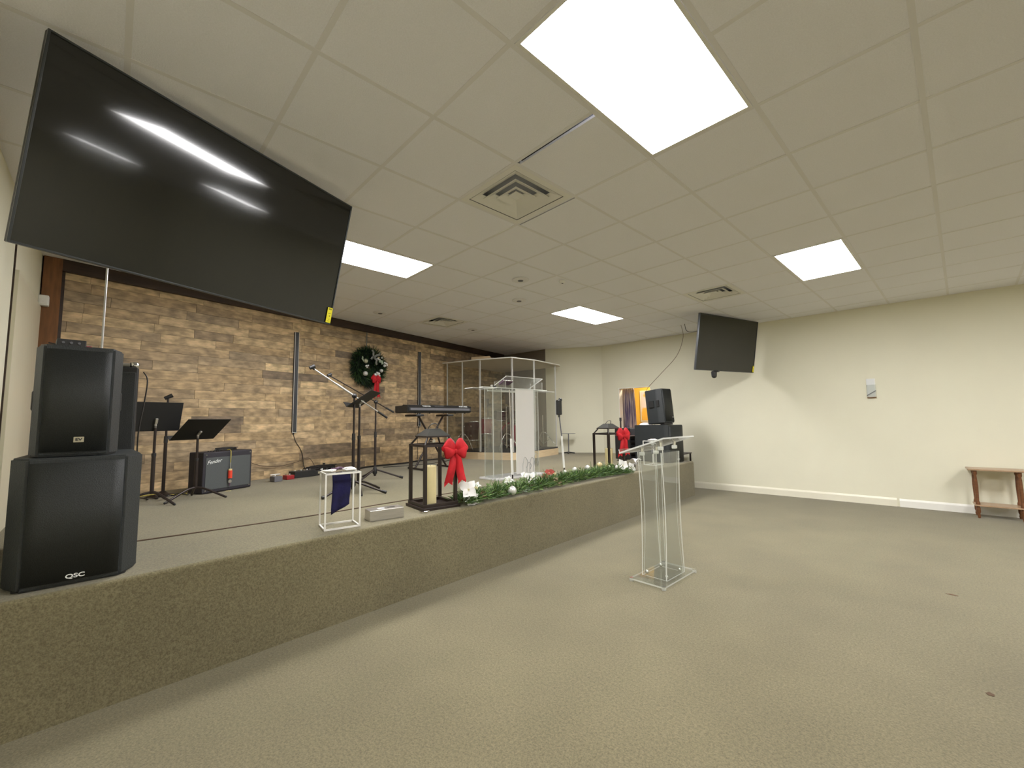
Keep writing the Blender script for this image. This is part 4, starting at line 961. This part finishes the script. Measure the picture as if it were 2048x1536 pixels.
# ---- silver boxes
def silver_box(label, loc, rotz, d, lbl=True):
    t = thing('metal_box', label, 'box', loc, rotz, 'brushed silver boxes on the stage edge')
    MB().box((0, 0, d[2] / 2), d, ch=.003).build('body', M['silver'], t)
    if lbl:
        MB().box((-.0, -.03, d[2] + .0005), (.035, .05, .001)).build('lid_label', M['white_cloth'], t); MB().box((0, .05, d[2] + .0008), (.02, .06, .001)).build('slot', M['black'], t)
silver_box('long brushed silver box beside the near lantern', (-1.862, .372, ZS), radians(-7), (.125, .262, .078))
silver_box('silver box with white bow at the far stage end', (-2.06, 4.345, ZS), radians(-8), (.16, .16, .09), False)
t = thing('bow', 'flat white fabric bow lying on the far silver box', 'bow', (-2.04, 4.345, ZS + .092), .3)
for sx, sy, rz in ((1, 0, 0), (-1, 0, pi), (0, 1, 1.7)):
    vs, fs = leaf_petal(.10, .045, .8); o = MB().add(vs, fs, smooth=True).build('loop', M['white_cloth'], t); o.rotation_euler = (0, -.45, rz); sd = o.modifiers.new('thick', 'SOLIDIFY'); sd.thickness = .002
for k, (x, y) in enumerate([(-1.80, .66), (-1.785, .69), (-1.80, .715)]):
    t = thing('cord_connector', ['tiny silver connector on the carpet before the near lantern', 'middle tiny silver connector by the near lantern', 'tiny silver connector closest to the near lantern corner'][k], 'connector', (x, y, ZS + .008), k * .7)
    MB().cyl((-.012, 0, 0), (.014, 0, 0), .007, n=10).build('sleeve', M['chrome'], t); MB().cyl((-.022, 0, 0), (-.012, 0, 0), .004, n=8).build('tip', M['grey'], t)

# ---- garland along the stage edge
GP = [(-1.83, 1.08), (-1.88, 1.35), (-1.91, 1.7), (-1.93, 2.1), (-1.97, 2.5), (-2.0, 2.9), (-2.02, 3.3), (-2.0, 3.6), (-1.955, 3.93)]
gpath = smooth_path([(x, y, ZS + .045) for x, y in GP], 6)
t = thing('garland', 'green pine garland with white flowers and baubles along the stage edge', 'garland', (0, 0, 0))
MB().tube(gpath, .012, 8).build('stem', M['twig'], t)
rg = random.Random(21); mb = MB(); mb2 = MB()
def gpos(r, spread=1.0):
    k = r.randrange(26); u = min(max((k + .5) / 26 * (len(gpath) - 1) + r.gauss(0, .62), 0), len(gpath) - 1.001); i = int(u); c = gpath[i].lerp(gpath[i + 1], u - i); a = r.uniform(-.2, pi + .2)
    d = Vector((cos(a) * 1.25, r.uniform(-1.0, 1.0), max(sin(a), -.08) * .75 + .08)); off = r.random() ** .8
    q = c + Vector((d.x * .105 * off, d.y * .05, d.z * (.060 + .03 * (k % 3)) * off - .02)); q.z = max(q.z, ZS + .008); return q, d
needles(mb, lambda r: gpos(r), None, 7500, .050, .0038, rg, (0, 0, 1))
mb.build('needles', [M['green'], M['green2']], t, kind='stuff')
for k in range(240):   # flat fir sprays
    p, d = gpos(rg); d.normalize(); s_ = d.cross(Vector((0, 0, 1))).normalized(); L_ = rg.uniform(.07, .12); up = Vector((0, 0, 1))
    for j in range(9):
        u = j / 9; c = p + d * (L_ * u); w_ = .030 * (1 - u * .75)
        for sg in (-1, 1):
            tip = c + s_ * sg * w_ + d * .018; mb2.add([c - d * .003, c + d * .004, tip], [(0, 1, 2)], rg.choice((0, 0, 1)))
mb2.build('fir_sprays', [M['green2'], M['green']], t, kind='stuff')
mb3 = MB()
for (x, y) in ((-1.80, 1.12), (-1.80, 1.82), (-1.80, 1.88), (-1.97, 2.62), (-2.16, 3.15), (-1.93, 3.50), (-1.94, 3.58), (-2.12, 3.2), (-1.86, 1.45)):
    for k in range(14):
        a = rg.uniform(0, 6.28); d = Vector((cos(a), sin(a), rg.uniform(0, .8))) ; p = Vector((x, y, ZS + .03)); s_ = d.orthogonal().normalized() * .006
        q = p + d.normalized() * rg.uniform(.03, .065); q.z = max(q.z, ZS + .01); mb3.add([p, p.lerp(q, .6) + s_, q, p.lerp(q, .6) - s_], [(0, 1, 2, 3)])
mb3.build('sage_sprigs', M['pale_green'], t, kind='stuff')
def ball(x, y, z_, r_, mt, label=None):
    o = MB().sphere((0, 0, 0), r_, 20, 12).build('bauble', M[mt], t, label); o.location = (x + .02, y - .01, ZS + z_ + .018)
    MB().cyl((0, 0, r_ * .95), (0, 0, r_ * 1.15), r_ * .2, n=8).build('cap', M['silver'], o)
ball(-1.80, 1.655, .045, .043, 'silver_ball', 'largest silver bauble overhanging the stage edge')
ball(-1.95, 1.33, .085, .022, 'gold_ball'); ball(-2.08, 2.78, .095, .026, 'silver_ball'); ball(-2.10, 2.62, .08, .024, 'gold_ball')
ball(-2.12, 3.02, .10, .033, 'silver_ball', 'white bauble with dark mark'); ball(-2.12, 3.28, .10, .035, 'silver_ball'); ball(-2.13, 3.56, .11, .040, 'gold_ball', 'champagne gold bauble'); ball(-2.06, 3.68, .08, .027, 'sage_ball'); ball(-1.99, 3.74, .075, .032, 'silver_ball')
poinsettia(t, (-1.82, 1.15, ZS + .125), .105, (.75, -.55, .35), M['white_cloth'], 'large white poinsettia beside the near lantern', 4, 1)
poinsettia(t, (-1.795, 1.16, ZS + .052), .085, (.85, -.5, .1), M['white_cloth'], None, 5, 2)
poinsettia(t, (-2.02, 1.40, ZS + .10), .05, (.3, -.5, .8), M['white_cloth'], None, 5, 3)
poinsettia(t, (-2.10, 1.90, ZS + .10), .06, (.5, -.5, .6), M['white_cloth'], None, 5, 8)
poinsettia(t, (-2.02, 2.16, ZS + .10), .075, (.6, -.55, .6), M['white_cloth'], 'white flower at the middle of the garland', 6, 4)
poinsettia(t, (-2.12, 2.15, ZS + .13), .05, (.4, -.6, .6), M['white_cloth'], None, 5, 9)
poinsettia(t, (-2.04, 2.47, ZS + .135), .062, (.5, -.5, .6), M['berry'], 'rusty red flower', 6, 5)
poinsettia(t, (-2.04, 2.40, ZS + .10), .045, (.6, -.5, .4), M['berry'], None, 5, 15)
poinsettia(t, (-1.94, 3.84, ZS + .115), .085, (.75, -.6, .3), M['white_cloth'], 'white poinsettia below the far lantern', 5, 6)
poinsettia(t, (-1.90, 3.97, ZS + .075), .075, (.75, -.6, .3), M['white_cloth'], None, 5, 7)
poinsettia(t, (-1.80, 1.30, ZS + .06), .045, (.7, -.5, .3), M['cone'], None, 5, 25, 'dried_flower')
for (x, y, z_, s_) in ((-1.90, 2.42, .065, 1.0), (-1.86, 2.45, .03, .8)):
    pc = MB()
    for lv in range(8):
        zz = lv / 8; rr = .030 * s_ * sin(pi * (.12 + .8 * zz)) + .004
        for k in range(8):
            a = k * pi / 4 + lv * .4; d = Vector((cos(a), sin(a), .25)); c = Vector((0, 0, (zz - .5) * .075 * s_)); s2 = Vector((-sin(a), cos(a), 0)) * .008 * s_
            pc.add([c, c + d * rr * .8 + s2, c + d * rr * 1.15, c + d * rr * .8 - s2], [(0, 1, 2), (0, 2, 3)], 1 if s_ < 1 else (1 if k % 3 == 0 else 0))
    o = pc.build('pinecone', [M['cone'], M['cone_tip']], t); o.location = (x, y, ZS + z_); o.rotation_euler = (.8, .3, 0)

# ================================================================ acrylic podium on the stage
EM = [M['clear'], M['edge']]
t = thing('podium', 'tall clear acrylic podium with frosted front panel standing on the stage', 'podium', (-2.88, 2.70, ZS))
MB().box((0, 0, .012), (.36, .86, .024), ch=.006).build('base', M['frost'], t)
for sg in (-1, 1):
    nm = 'column'
    c = MB()
    yo = sg * .34
    for dy in (-.075, .075): c.sheet((.0, yo + dy, .585), (.16, .008, 1.12), thin=1)
    for dx in (-.08, .08): c.sheet((dx, yo, .585), (.008, .142, 1.12), thin=0)
    c.build(nm, EM, t)
MB().sheet((.145, .09, .60), (.010, .335, 1.10), thin=0).build('front_panel', [M['frost'], M['edge']], t, label='frosted white front panel')
for k, (yy, hh, ww) in enumerate(((-.01, .20, .05), (.06, .13, .045), (.12, .19, .05), (.19, .24, .045))):
    pts = [(.153, yy - ww + .09, .055), (.153, yy - ww * .9 + .09, .055 + hh * .6), (.153, yy + .09 - .01, .055 + hh), (.153, yy + ww * .8 + .09, .055 + hh * .7), (.153, yy + ww * .4 + .09, .055 + hh * .3)]
    MB().tube(smooth_path(pts, 4), .0035, 6).build('etched_leaf', M['frost_line'], t)
MB().sheet((0, .0, 1.145), (.36, .86, .010), thin=2).build('shelf', EM, t)
for sg in (-1, 1):
    w_ = MB().sheet((.02, sg * .575, 1.137), (.16, .34, .008), thin=2).build('side_wing', EM, t)
    MB().sheet((.06, sg * .50, 1.152), (.08, .17, .012), thin=2).build('wing_tray', [M['edge'], M['edge']], w_)
rt = Matrix.Rotation(radians(-24), 3, 'Y')
MB().sheet((-.02, .08, 1.215), (.42, .68, .010), rt, thin=2).build('reading_plate', EM, t)
MB().sheet((-.21, .08, 1.155), (.012, .68, .045), rt, thin=0).build('book_lip', [M['edge'], M['edge']], t)
for yy in (-.26, .42):
    MB().sheet((.05, yy, 1.20), (.22, .009, .10), thin=1).build('bracket', EM, t)
for yy in (-.40, -.28, .28, .40): MB().cyl((.0, yy, 1.13), (.0, yy, 1.152), .012, n=12).build('bolt', M['chrome'], t)
t = thing('beaded_book', 'small book with a beaded silver edge on the clear podium', 'book', (-2.80, 2.52, ZS + 1.212)); t.rotation_euler = (0, radians(-24), 0)
MB().box((0, 0, .014), (.10, .17, .022), ch=.003).build('cover', M['purple'], t)
for k in range(9): MB().sphere((.052, -.072 + k * .018, .018), .009, 8, 6).build('bead', M['chrome'], t)
t = thing('microphone', 'small black microphone lying at the left wing of the clear podium', 'microphone', (-2.86, 2.36, ZS + 1.165), .4)
MB().cyl((0, -.05, .012), (0, .05, .012), .008, n=10).build('handle', M['black'], t); MB().sphere((0, -.065, .012), .016, 10, 7).build('grille_head', M['silver'], t)
# two slim stands with white lower sleeves
def slim(label, x, y, top, lean, dev):
    t = thing('slim_stand', label, 'stand', (x, y, ZS), 0, 'slim stands with white lower sleeves')
    MB().lathe((0, 0, 0), [(.055, 0), (.055, .008), (.02, .02), (.010, .045)], 18).build('base', M['blackmetal'], t)
    MB().cyl((0, 0, .04), (0, lean * .09, .11), .008, n=10).build('lower_joint', M['blackmetal'], t)
    MB().cyl((0, lean * .09, .10), (0, lean * .52, .52), .015, .0135, 14).build('sleeve', M['white'], t, label='white lower sleeve')
    MB().cyl((0, lean * .50, .52), (0, lean, top), .0075, n=10).build('shaft', M['silver'] if not dev else M['grey'], t)
    if dev:
        p = (0, lean, top)
        MB().box((0, lean - .0, top + .10), (.05, .075, .20), ch=.012).build('device_body', M['black'], t)
        MB().sphere((.0, lean + .028, top + .20), .027, 12, 8).build('device_head', M['black'], t)
        MB().cyl((0, lean, top - .03), (0, lean, top + .01), .012, n=10).build('socket', M['black'], t)
slim('slim stand with white sleeve standing before the clear podium', -2.45, 2.285, 1.10, -.035, False)
slim('slim stand with a black device on top, right of the clear podium', -2.45, 3.235, .80, -.085, True)

# ================================================================ clear lectern on the floor
t = thing('lectern', 'clear acrylic lectern standing on the floor before the stage', 'lectern', (-.555, 2.205, 0))
MB().sheet((0, 0, .018), (.30, .56, .012), thin=2).build('base_plate', EM, t)
for sx in (-1, 1):
    for sy in (-1, 1):
        MB().cyl((sx * .138, sy * .268, .0), (sx * .138, sy * .268, .012), .018, n=14).build('foot', M['edge'], t)
        MB().cyl((sx * .138, sy * .268, .024), (sx * .138, sy * .268, .027), .016, n=14).build('screw_cap', M['chrome'], t)
q0 = .105
def waist(zz): return 1 - .16 * sin(pi * min(max((zz - .03) / 1.0, 0), 1))
def vpanel(axis, sg):
    mb = MB(); n = 12; th_ = .004; vs = []
    off = sg * q0
    yw = .155 if axis == 'x' else q0 - .008
    for i in range(n + 1):
        zz = .026 + (1.0 + (0.0)) * i / n; wq = yw * waist(zz)
        for a, b in ((-wq, -th_), (wq, -th_), (wq, th_), (-wq, th_)):
            vs.append((off + b, a, zz) if axis == 'x' else (a, sg * .145 * waist(zz) + b, zz))
    fs = []; mi = []
    for i in range(n):
        for k in range(4):
            fs.append((i * 4 + k, i * 4 + (k + 1) % 4, (i + 1) * 4 + (k + 1) % 4, (i + 1) * 4 + k)); mi.append(0 if k % 2 == 0 else 1)
    fs += [(3, 2, 1, 0), tuple(range(n * 4, n * 4 + 4))]; mi += [1, 1]
    return mb.add(vs, fs, mi)
for sg in (-1, 1): vpanel('x', sg).build('column_panel', EM, t)
for sg in (-1, 1): vpanel('y', sg).build('column_panel', EM, t)
rt = Matrix.Rotation(radians(-18), 3, 'Y')
MB().sheet((0, -.02, 1.085), (.42, .54, .012), rt, thin=2).build('reading_plate', EM, t)
MB().sheet((-.197, -.02, 1.036), (.008, .54, .030), rt, thin=0).build('book_lip', EM, t)
for sx in (-1, 1):
    for sy in (-1, 1):
        MB().cyl((sx * .085, sy * .12, 1.085 + sx * .026 - .05), (sx * .085, sy * .12, 1.085 + sx * .026 + .012), .013, n=12).build('standoff', M['chrome'], t)
        MB().box((sx * .085, sy * .12, 1.085 + sx * .026 - .05), (.035, .04, .03), ch=.006).build('corner_block', M['edge'], t)
        MB().sphere((sx * .085, sy * .115, .045), .016, 10, 7).build('base_knob', M['chrome'], t)

# ================================================================ drum booth
poly = [(-6.00, 3.735), (-5.22, 3.98), (-4.57, 4.30), (-4.55, 4.92), (-4.78, 5.84), (-4.98, 6.02), (-5.34, 5.98), (-6.50, 5.86)]
plat = poly
t = thing('drum_riser', 'pale plywood drum riser on the stage with a black top', 'riser', (0, 0, ZS))
MB().prism(plat, 0, .135).build('fascia', M['birch'], t)
def inset(p, f=.97):
    cx = sum(a for a, b in p) / len(p); cy = sum(b for a, b in p) / len(p); return [(cx + (a - cx) * f, cy + (b - cy) * f) for a, b in p]
MB().prism(inset(plat, .985), .135, .143).build('black_top', M['rug'], t)
zb = ZS + .145; zr = 2.515
panels = [(-5.98, 3.80), (-5.60, 3.90), (-5.19, 4.02), (-4.60, 4.33), (-4.585, 4.92), (-4.81, 5.82)]
t = thing('drum_shield', 'clear acrylic drum shield with pale posts and flat pale roof', 'drum shield', (0, 0, zb))
H_ = zr - zb - .02
for i, (x, y) in enumerate(panels):
    r_ = .011 if i in (0, 1, 5) else .015
    MB().box((x, y, H_ / 2), (2 * r_, 2 * r_, H_), Matrix.Rotation(.4, 3, 'Z'), ch=.002).build('post', M['alu'], t)
for i in range(len(panels) - 1):
    p = Vector(panels[i]); q = Vector(panels[i + 1]); d = q - p; c = (p + q) / 2
    MB().sheet((c.x, c.y, H_ / 2), (d.length - .034, .006, H_ - .01), Matrix.Rotation(atan2(d.y, d.x), 3, 'Z'), thin=1).build('panel', [M['clear2'], M['edge']], t)
p = Vector(panels[-1]); q = Vector((-4.98, 6.0)); d = q - p; c = (p + q) / 2
MB().sheet((c.x, c.y, H_ / 2), (d.length - .02, .006, H_ - .01), Matrix.Rotation(atan2(d.y, d.x), 3, 'Z'), thin=1).build('panel', [M['clear2'], M['edge']], t)
roof = [(-6.04, 3.72), (-5.22, 3.95), (-4.56, 4.27), (-4.54, 4.93), (-4.74, 5.90), (-4.92, 6.12), (-5.32, 6.02), (-6.48, 5.85)]
MB().prism(roof, H_, H_ + .018, 0, side=1).build('roof', [M['roofboard'], M['white']], t)
t = thing('wood_offcut', 'pale plywood wedge lying on the drum shield roof', 'board', (-5.30, 4.18, zr - .001))
MB().prism([(-.16, -.16), (.20, .02), (-.1, .35)], 0, .075).build('board', M['birch'], t)
# drums
zd = ZS + .144
def tom(label, x, y, z0, r_, h_, mat, legs=False, tilt=0.0, name='tom_drum', head='drum_head', logo=False):
    t = thing(name, label, 'drum', (x, y, z0)); t.rotation_euler = (0, tilt, radians(-10))
    MB().lathe((0, 0, 0), [(r_, 0), (r_, h_)], 28).build('shell', M[mat], t)
    for z_ in (0, h_): MB().lathe((0, 0, z_ - .012), [(r_ + .004, 0), (r_ + .009, .004), (r_ + .009, .020), (r_ + .002, .024)], 28).build('hoop', M['chrome'] if name != 'bass_drum' else M[mat], t)
    MB().cyl((0, 0, h_ + .001), (0, 0, h_ + .004), r_ - .004, n=28).build('head', M[head], t)
    for k in range(6):
        a = k * pi / 3 + .3
        for z_ in (h_ * .25, h_ * .75): MB().box(((r_ + .008) * cos(a), (r_ + .008) * sin(a), z_), (.018, .014, .038), Matrix.Rotation(a, 3, 'Z'), ch=.004).build('lug', M['chrome'], t)
        if legs and k % 2 == 0: MB().cyl(((r_ + .016) * cos(a), (r_ + .016) * sin(a), h_ * .45), ((r_ + .03) * cos(a), (r_ + .03) * sin(a), -z0 + zd + .002), .0055, n=8).build('leg', M['chrome'], t)
    return t
tom('dark wine floor tom standing at the left inside the drum shield', -5.83, 4.36, zd + .20, .20, .38, 'drum_dark', True, name='floor_tom')
tom('bright wine-red drum behind the thick shield post', -5.25, 4.215, zd + .34, .13, .30, 'drum_red', True)
tom('dark wine rack tom mounted high, left of the podium', -5.55, 4.86, zd + .62, .145, .20, 'drum_dark', tilt=radians(14))
tom('dark wine rack tom mounted behind the clear podium column', -5.38, 5.20, zd + .62, .155, .21, 'drum_dark', tilt=radians(14))
tb = thing('bass_drum', 'wine-red bass drum with dark front head behind the frosted panel', 'drum', (-5.06, 5.02, zd + .283)); tb.rotation_euler = (0, radians(90), radians(-12))
MB().lathe((0, 0, -.42), [(.265, 0), (.265, .42)], 36).build('shell', M['drum_dark'], tb)
for z_ in (-.43, -.02): MB().lathe((0, 0, z_), [(.266, 0), (.278, .006), (.278, .034), (.266, .04)], 36).build('hoop', M['drum_red'], tb)
MB().cyl((0, 0, .001), (0, 0, .004), .262, n=36).build('front_head', M['black_head'], tb)
o = MB().lathe((0, 0, .004), [(.05, 0), (.05, .002), (.035, .003), (.035, .0)], 24).build('head_emblem', M['ink_w'], tb)
for k in range(8):
    a = k * pi / 4 + .2; MB().box((.272 * cos(a), .272 * sin(a), -.21), (.016, .014, .10), Matrix.Rotation(a, 3, 'Z'), ch=.004).build('lug', M['chrome'], tb)
def cstand(label, x, y, h_, leg=.26, cym=0.0, tilt=.2, dark=False, az=0.2, grp='drum hardware stands', cat='stand'):
    t = thing('cymbal_stand', label, cat, (x, y, zd), az, grp); m_ = M['chrome'] if not dark else M['blackmetal']
    MB().cyl((0, 0, .05), (0, 0, h_ * .6), .012, n=10).build('lower_tube', m_, t); MB().cyl((0, 0, h_ * .58), (0, 0, h_), .008, n=10).build('upper_tube', m_, t)
    for k in range(3):
        a = k * 2 * pi / 3 + .5; ca, sa = cos(a), sin(a)
        l = MB().tube(smooth_path([(0.01 * ca, .01 * sa, .33), (.06 * ca, .06 * sa, .32), (.14 * ca, .14 * sa, .22), (leg * ca, leg * sa, .014)], 4), .0075, 8).build('leg', m_, t)
        MB().cyl((0, 0, .08), (.15 * ca, .15 * sa, .19), .005, n=8).build('brace', m_, l); MB().sphere((leg * ca, leg * sa, .013), .013, 8, 6).build('foot', M['black'], l)
    MB().cyl((0, 0, h_ * .57), (0, 0, h_ * .61), .018, n=10).build('clamp', M['chrome'], t)
    if cym:
        c = MB().lathe((0, 0, 0), [(cym, 0), (cym * .5, .016), (cym * .16, .022), (cym * .12, .040), (.008, .044)], 32).build('cymbal', M['cymbal'], t); c.location = (0, 0, h_ - .03); c.rotation_euler = (0, tilt, 0)
    return t
cstand('chrome cymbal stand at the front of the drum shield, left of the podium', -4.93, 4.47, .90, .24, .14, .05)
cstand('chrome stand at the far left inside the drum shield', -5.78, 4.02, .62, .22)
cstand('chrome hi-hat stand right of the frosted podium panel', -5.02, 5.62, .70, .30)
cstand('dark tall boom cymbal stand seen right of the frosted panel', -5.45, 5.62, 1.20, .26, .2, .35, True)
t = thing('microphone_stand', 'dark microphone stand behind the keyboard end inside the drum shield', 'microphone stand', (-5.72, 4.52 + .14, zd), 0)
MB().lathe((0, 0, 0), [(.10, 0), (.10, .01), (.02, .03)], 18).build('base', M['blackmetal'], t); MB().cyl((0, 0, .02), (0, 0, .93), .009, n=10).build('tube', M['blackmetal'], t); MB().cyl((0, 0, .90), (0, 0, 1.06), .02, .028, 12).build('microphone', M['black'], t)
# small round-footed table stand right of the booth
t = thing('small_table', 'thin small table on a single post beyond the drum riser', 'table', (-4.74, 6.14, ZS), .55)
MB().box((0, 0, .435), (.30, .16, .008), ch=.003).build('top', M['grey'], t); MB().cyl((0, 0, .02), (0, 0, .43), .011, n=10).build('post', M['grey'], t)
for k in range(4): MB().cyl((0, 0, .03), (.13 * cos(k * pi / 2), .13 * sin(k * pi / 2), .014), .013, n=8).build('foot', M['black'], t)

# ================================================================ right loudspeaker stack
fl, frr = Vector((-2.113, 5.482)), Vector((-2.055, 5.959)); cc = (fl + frr) / 2
speaker_cab('subwoofer', 'large black subwoofer at the far right end of the stage', (cc.x, cc.y, ZS + .004), radians(-7), .40, .475, .68, .620, .06, 'QSC', .030, (.02, .05))
speaker_cab('loudspeaker', 'black loudspeaker leaning back on top of the far right subwoofer', (-2.185, 5.735, 1.236), 0, .27, .33, .34, .585, .10, 'EV', .022, (.08, .09), rot=(0, radians(-5), radians(-7)))
sp2 = bpy.data.objects['loudspeaker.001']
for x_, w_ in ((-.215, .10), (-.09, .05)):
    MB().box((x_, -.160, .335), (w_, .026, .115), ch=.004).build('recess_shade_block', M['desk'], sp2)  # raised black block, its colour standing in for the shaded handle recess
# items on the subwoofer
def onsub(x, y): a = radians(-7); return (cc.x + x * cos(a) - y * sin(a), cc.y + x * sin(a) + y * cos(a), ZS + .004 + .622)
t = thing('paper_plate', 'white upturned plate on the far right subwoofer', 'plate', onsub(-.56, -.06))
MB().lathe((0, 0, 0), [(.105, 0), (.10, .010), (.075, .030), (.04, .042), (.004, .044)], 24).build('plate', M['white'], t)
t = thing('wire_easel', 'brown wire easel standing behind the plate in front of the yellow opening', 'easel', onsub(-.52, .12), radians(50))
for s_ in (-1, 1):
    MB().tube(smooth_path([(s_ * .02, 0, 0), (s_ * .03, 0, .12), (s_ * .05, 0, .26), (s_ * .015, 0, .34), (0, 0, .35)], 5), .004, 6).build('wire_side', M['cord_brown'], t)
MB().cyl((-.09, .0, .05), (.09, .0, .05), .004, n=6).build('ledge_wire', M['cord_brown'], t); MB().cyl((0, 0, .34), (0, .10, .0), .004, n=6).build('rear_wire', M['cord_brown'], t)
# rack left of the subwoofer
t = thing('equipment_rack', 'open black equipment rack left of the far right subwoofer', 'rack', (-3.05, 5.88, ZS), radians(-7))
for s_ in (-1, 1): MB().box((0, s_ * .22, .29), (.34, .02, .56), ch=.003).build('side', M['black'], t)
for k, (z_, m_) in enumerate(((.03, 'black'), (.14, 'grey'), (.24, 'black'), (.33, 'black'))): MB().box((0, 0, z_), (.34, .42, .035 if k else .05), ch=.003).build('shelf' if k == 0 else 'rack_unit', M[m_], t)
MB().box((0, 0, .43), (.36, .46, .012)).build('pale_board', M['pinkish'], t, label='pale pinkish board')
MB().box((.0, 0, .50), (.30, .42, .13), ch=.006).build('mixer_case', M['grey'], t)
MB().cyl((.175, -.1, .20), (.19, -.1, .20), .014, n=12).build('knob', M['blue_dot'], t)
t = thing('microphone_stand', 'short dark post standing behind the far lantern bow', 'stand', (-2.98, 5.46, ZS)); MB().lathe((0, 0, 0), [(.09, 0), (.09, .012), (.02, .03)], 18).build('base', M['blackmetal'], t); MB().cyl((0, 0, .02), (0, 0, .745), .014, n=10).build('tube', M['blackmetal'], t)
MB().cyl((0, 0, .70), (0, 0, .76), .019, n=12).build('cap', M['black'], t)
# little dark table standing on the floor behind the stage end
t = thing('small_table', 'dark table edge showing just right of the far subwoofer', 'table', (-2.50, 6.50, 0), radians(4))
MB().box((0, 0, .655), (.42, .56, .02), ch=.004).build('top', M['blackmetal'], t)
for sx in (-1, 1):
    for sy in (-1, 1): MB().box((sx * .19, sy * .25, .323), (.025, .025, .645)).build('leg', M['blackmetal'], t)

# ================================================================ right wall things
t = thing('brochure_holder', 'clear wall pocket holding a white leaflet on the right wall', 'holder', (.326, YR(.326) - .002, 1.715), atan2(.068, 1))
MB().box((0, -.006, 0), (.105, .004, .285)).build('back_plate', M['white'], t)
MB().box((-.004, -.012, .01), (.088, .006, .255)).build('leaflet', M['paper'], t)
MB().sheet((0, -.030, -.045), (.105, .003, .19), thin=1).build('pocket_front', EM, t)
for s_ in (-1, 1): MB().box((s_ * .051, -.018, -.045), (.003, .024, .19)).build('pocket_side', M['clear'], t)
MB().box((0, -.018, -.139), (.105, .026, .012)).build('pocket_base', M['post'], t)
MB().box((0, -.034, -.075), (.128, .003, .011), Matrix.Rotation(radians(-33), 3, 'Y')).build('dark_band', M['grey'], t)
MB().box((.055, -.022, -.10), (.004, .028, .004)).build('clip', M['chrome'], t)
# wooden side table
t = thing('side_table', 'small honey oak side table against the right wall', 'side table', (1.468, 6.955, 0), atan2(.068, 1))
W_, Dp = .50, .30
MB().box((0, 0, .603), (W_, Dp, .022), ch=.007).build('top', M['oak_top'], t)
MB().box((0, 0, .158), (W_ - .07, Dp - .02, .018), ch=.004).build('lower_shelf', M['oak_top'], t)
prof = [(.011, 0), (.016, .03), (.012, .055), (.019, .075), (.019, .12), (.014, .15), (.020, .165), (.020, .19), (.013, .215), (.016, .30), (.018, .40), (.015, .50), (.012, .53), (.019, .55), (.019, .592)]
for sx in (-1, 1):
    for sy in (-1, 1):
        o = MB().lathe((sx * (W_ / 2 - .065), sy * (Dp / 2 - .04), 0), prof, 16).build('leg', M['oak'], t)
# dark spots on the carpet
for (x, y, a, b_, l) in ((1.237, 1.853, .013, .017, 'small dark burn spot on the carpet at lower right'), (1.096, 3.308, .03, .012, 'faint brown smudge on the carpet farther right')):
    vs = [(x + a * cos(k * pi / 6) * (1 + .2 * sin(k * 2.3)), y + b_ * sin(k * pi / 6) * (1 + .2 * cos(k * 1.7)), .0022) for k in range(12)]
    o = MB().add(vs + [(v[0], v[1], .0004) for v in vs], [tuple(range(12))] + [(k, 12 + k, 12 + (k + 1) % 12, (k + 1) % 12) for k in range(12)]).build('carpet_stain', M['cone'] if a > .02 else M['twig']); tag(o, l, 'stain')

wd_ = thing('wedge', 'small black wedge propping up the front of the leaning loudspeaker', 'wedge', (-2.24, 5.735, ZS + .6275), radians(-7))
MB().add([(-.05, -.12, 0), (.03, -.12, 0), (.03, -.12, .030), (-.05, -.12, .020), (-.05, .12, 0), (.03, .12, 0), (.03, .12, .030), (-.05, .12, .020)], [(0, 1, 2, 3), (7, 6, 5, 4), (0, 4, 5, 1), (1, 5, 6, 2), (2, 6, 7, 3), (3, 7, 4, 0)]).build('block', M['black'], wd_)
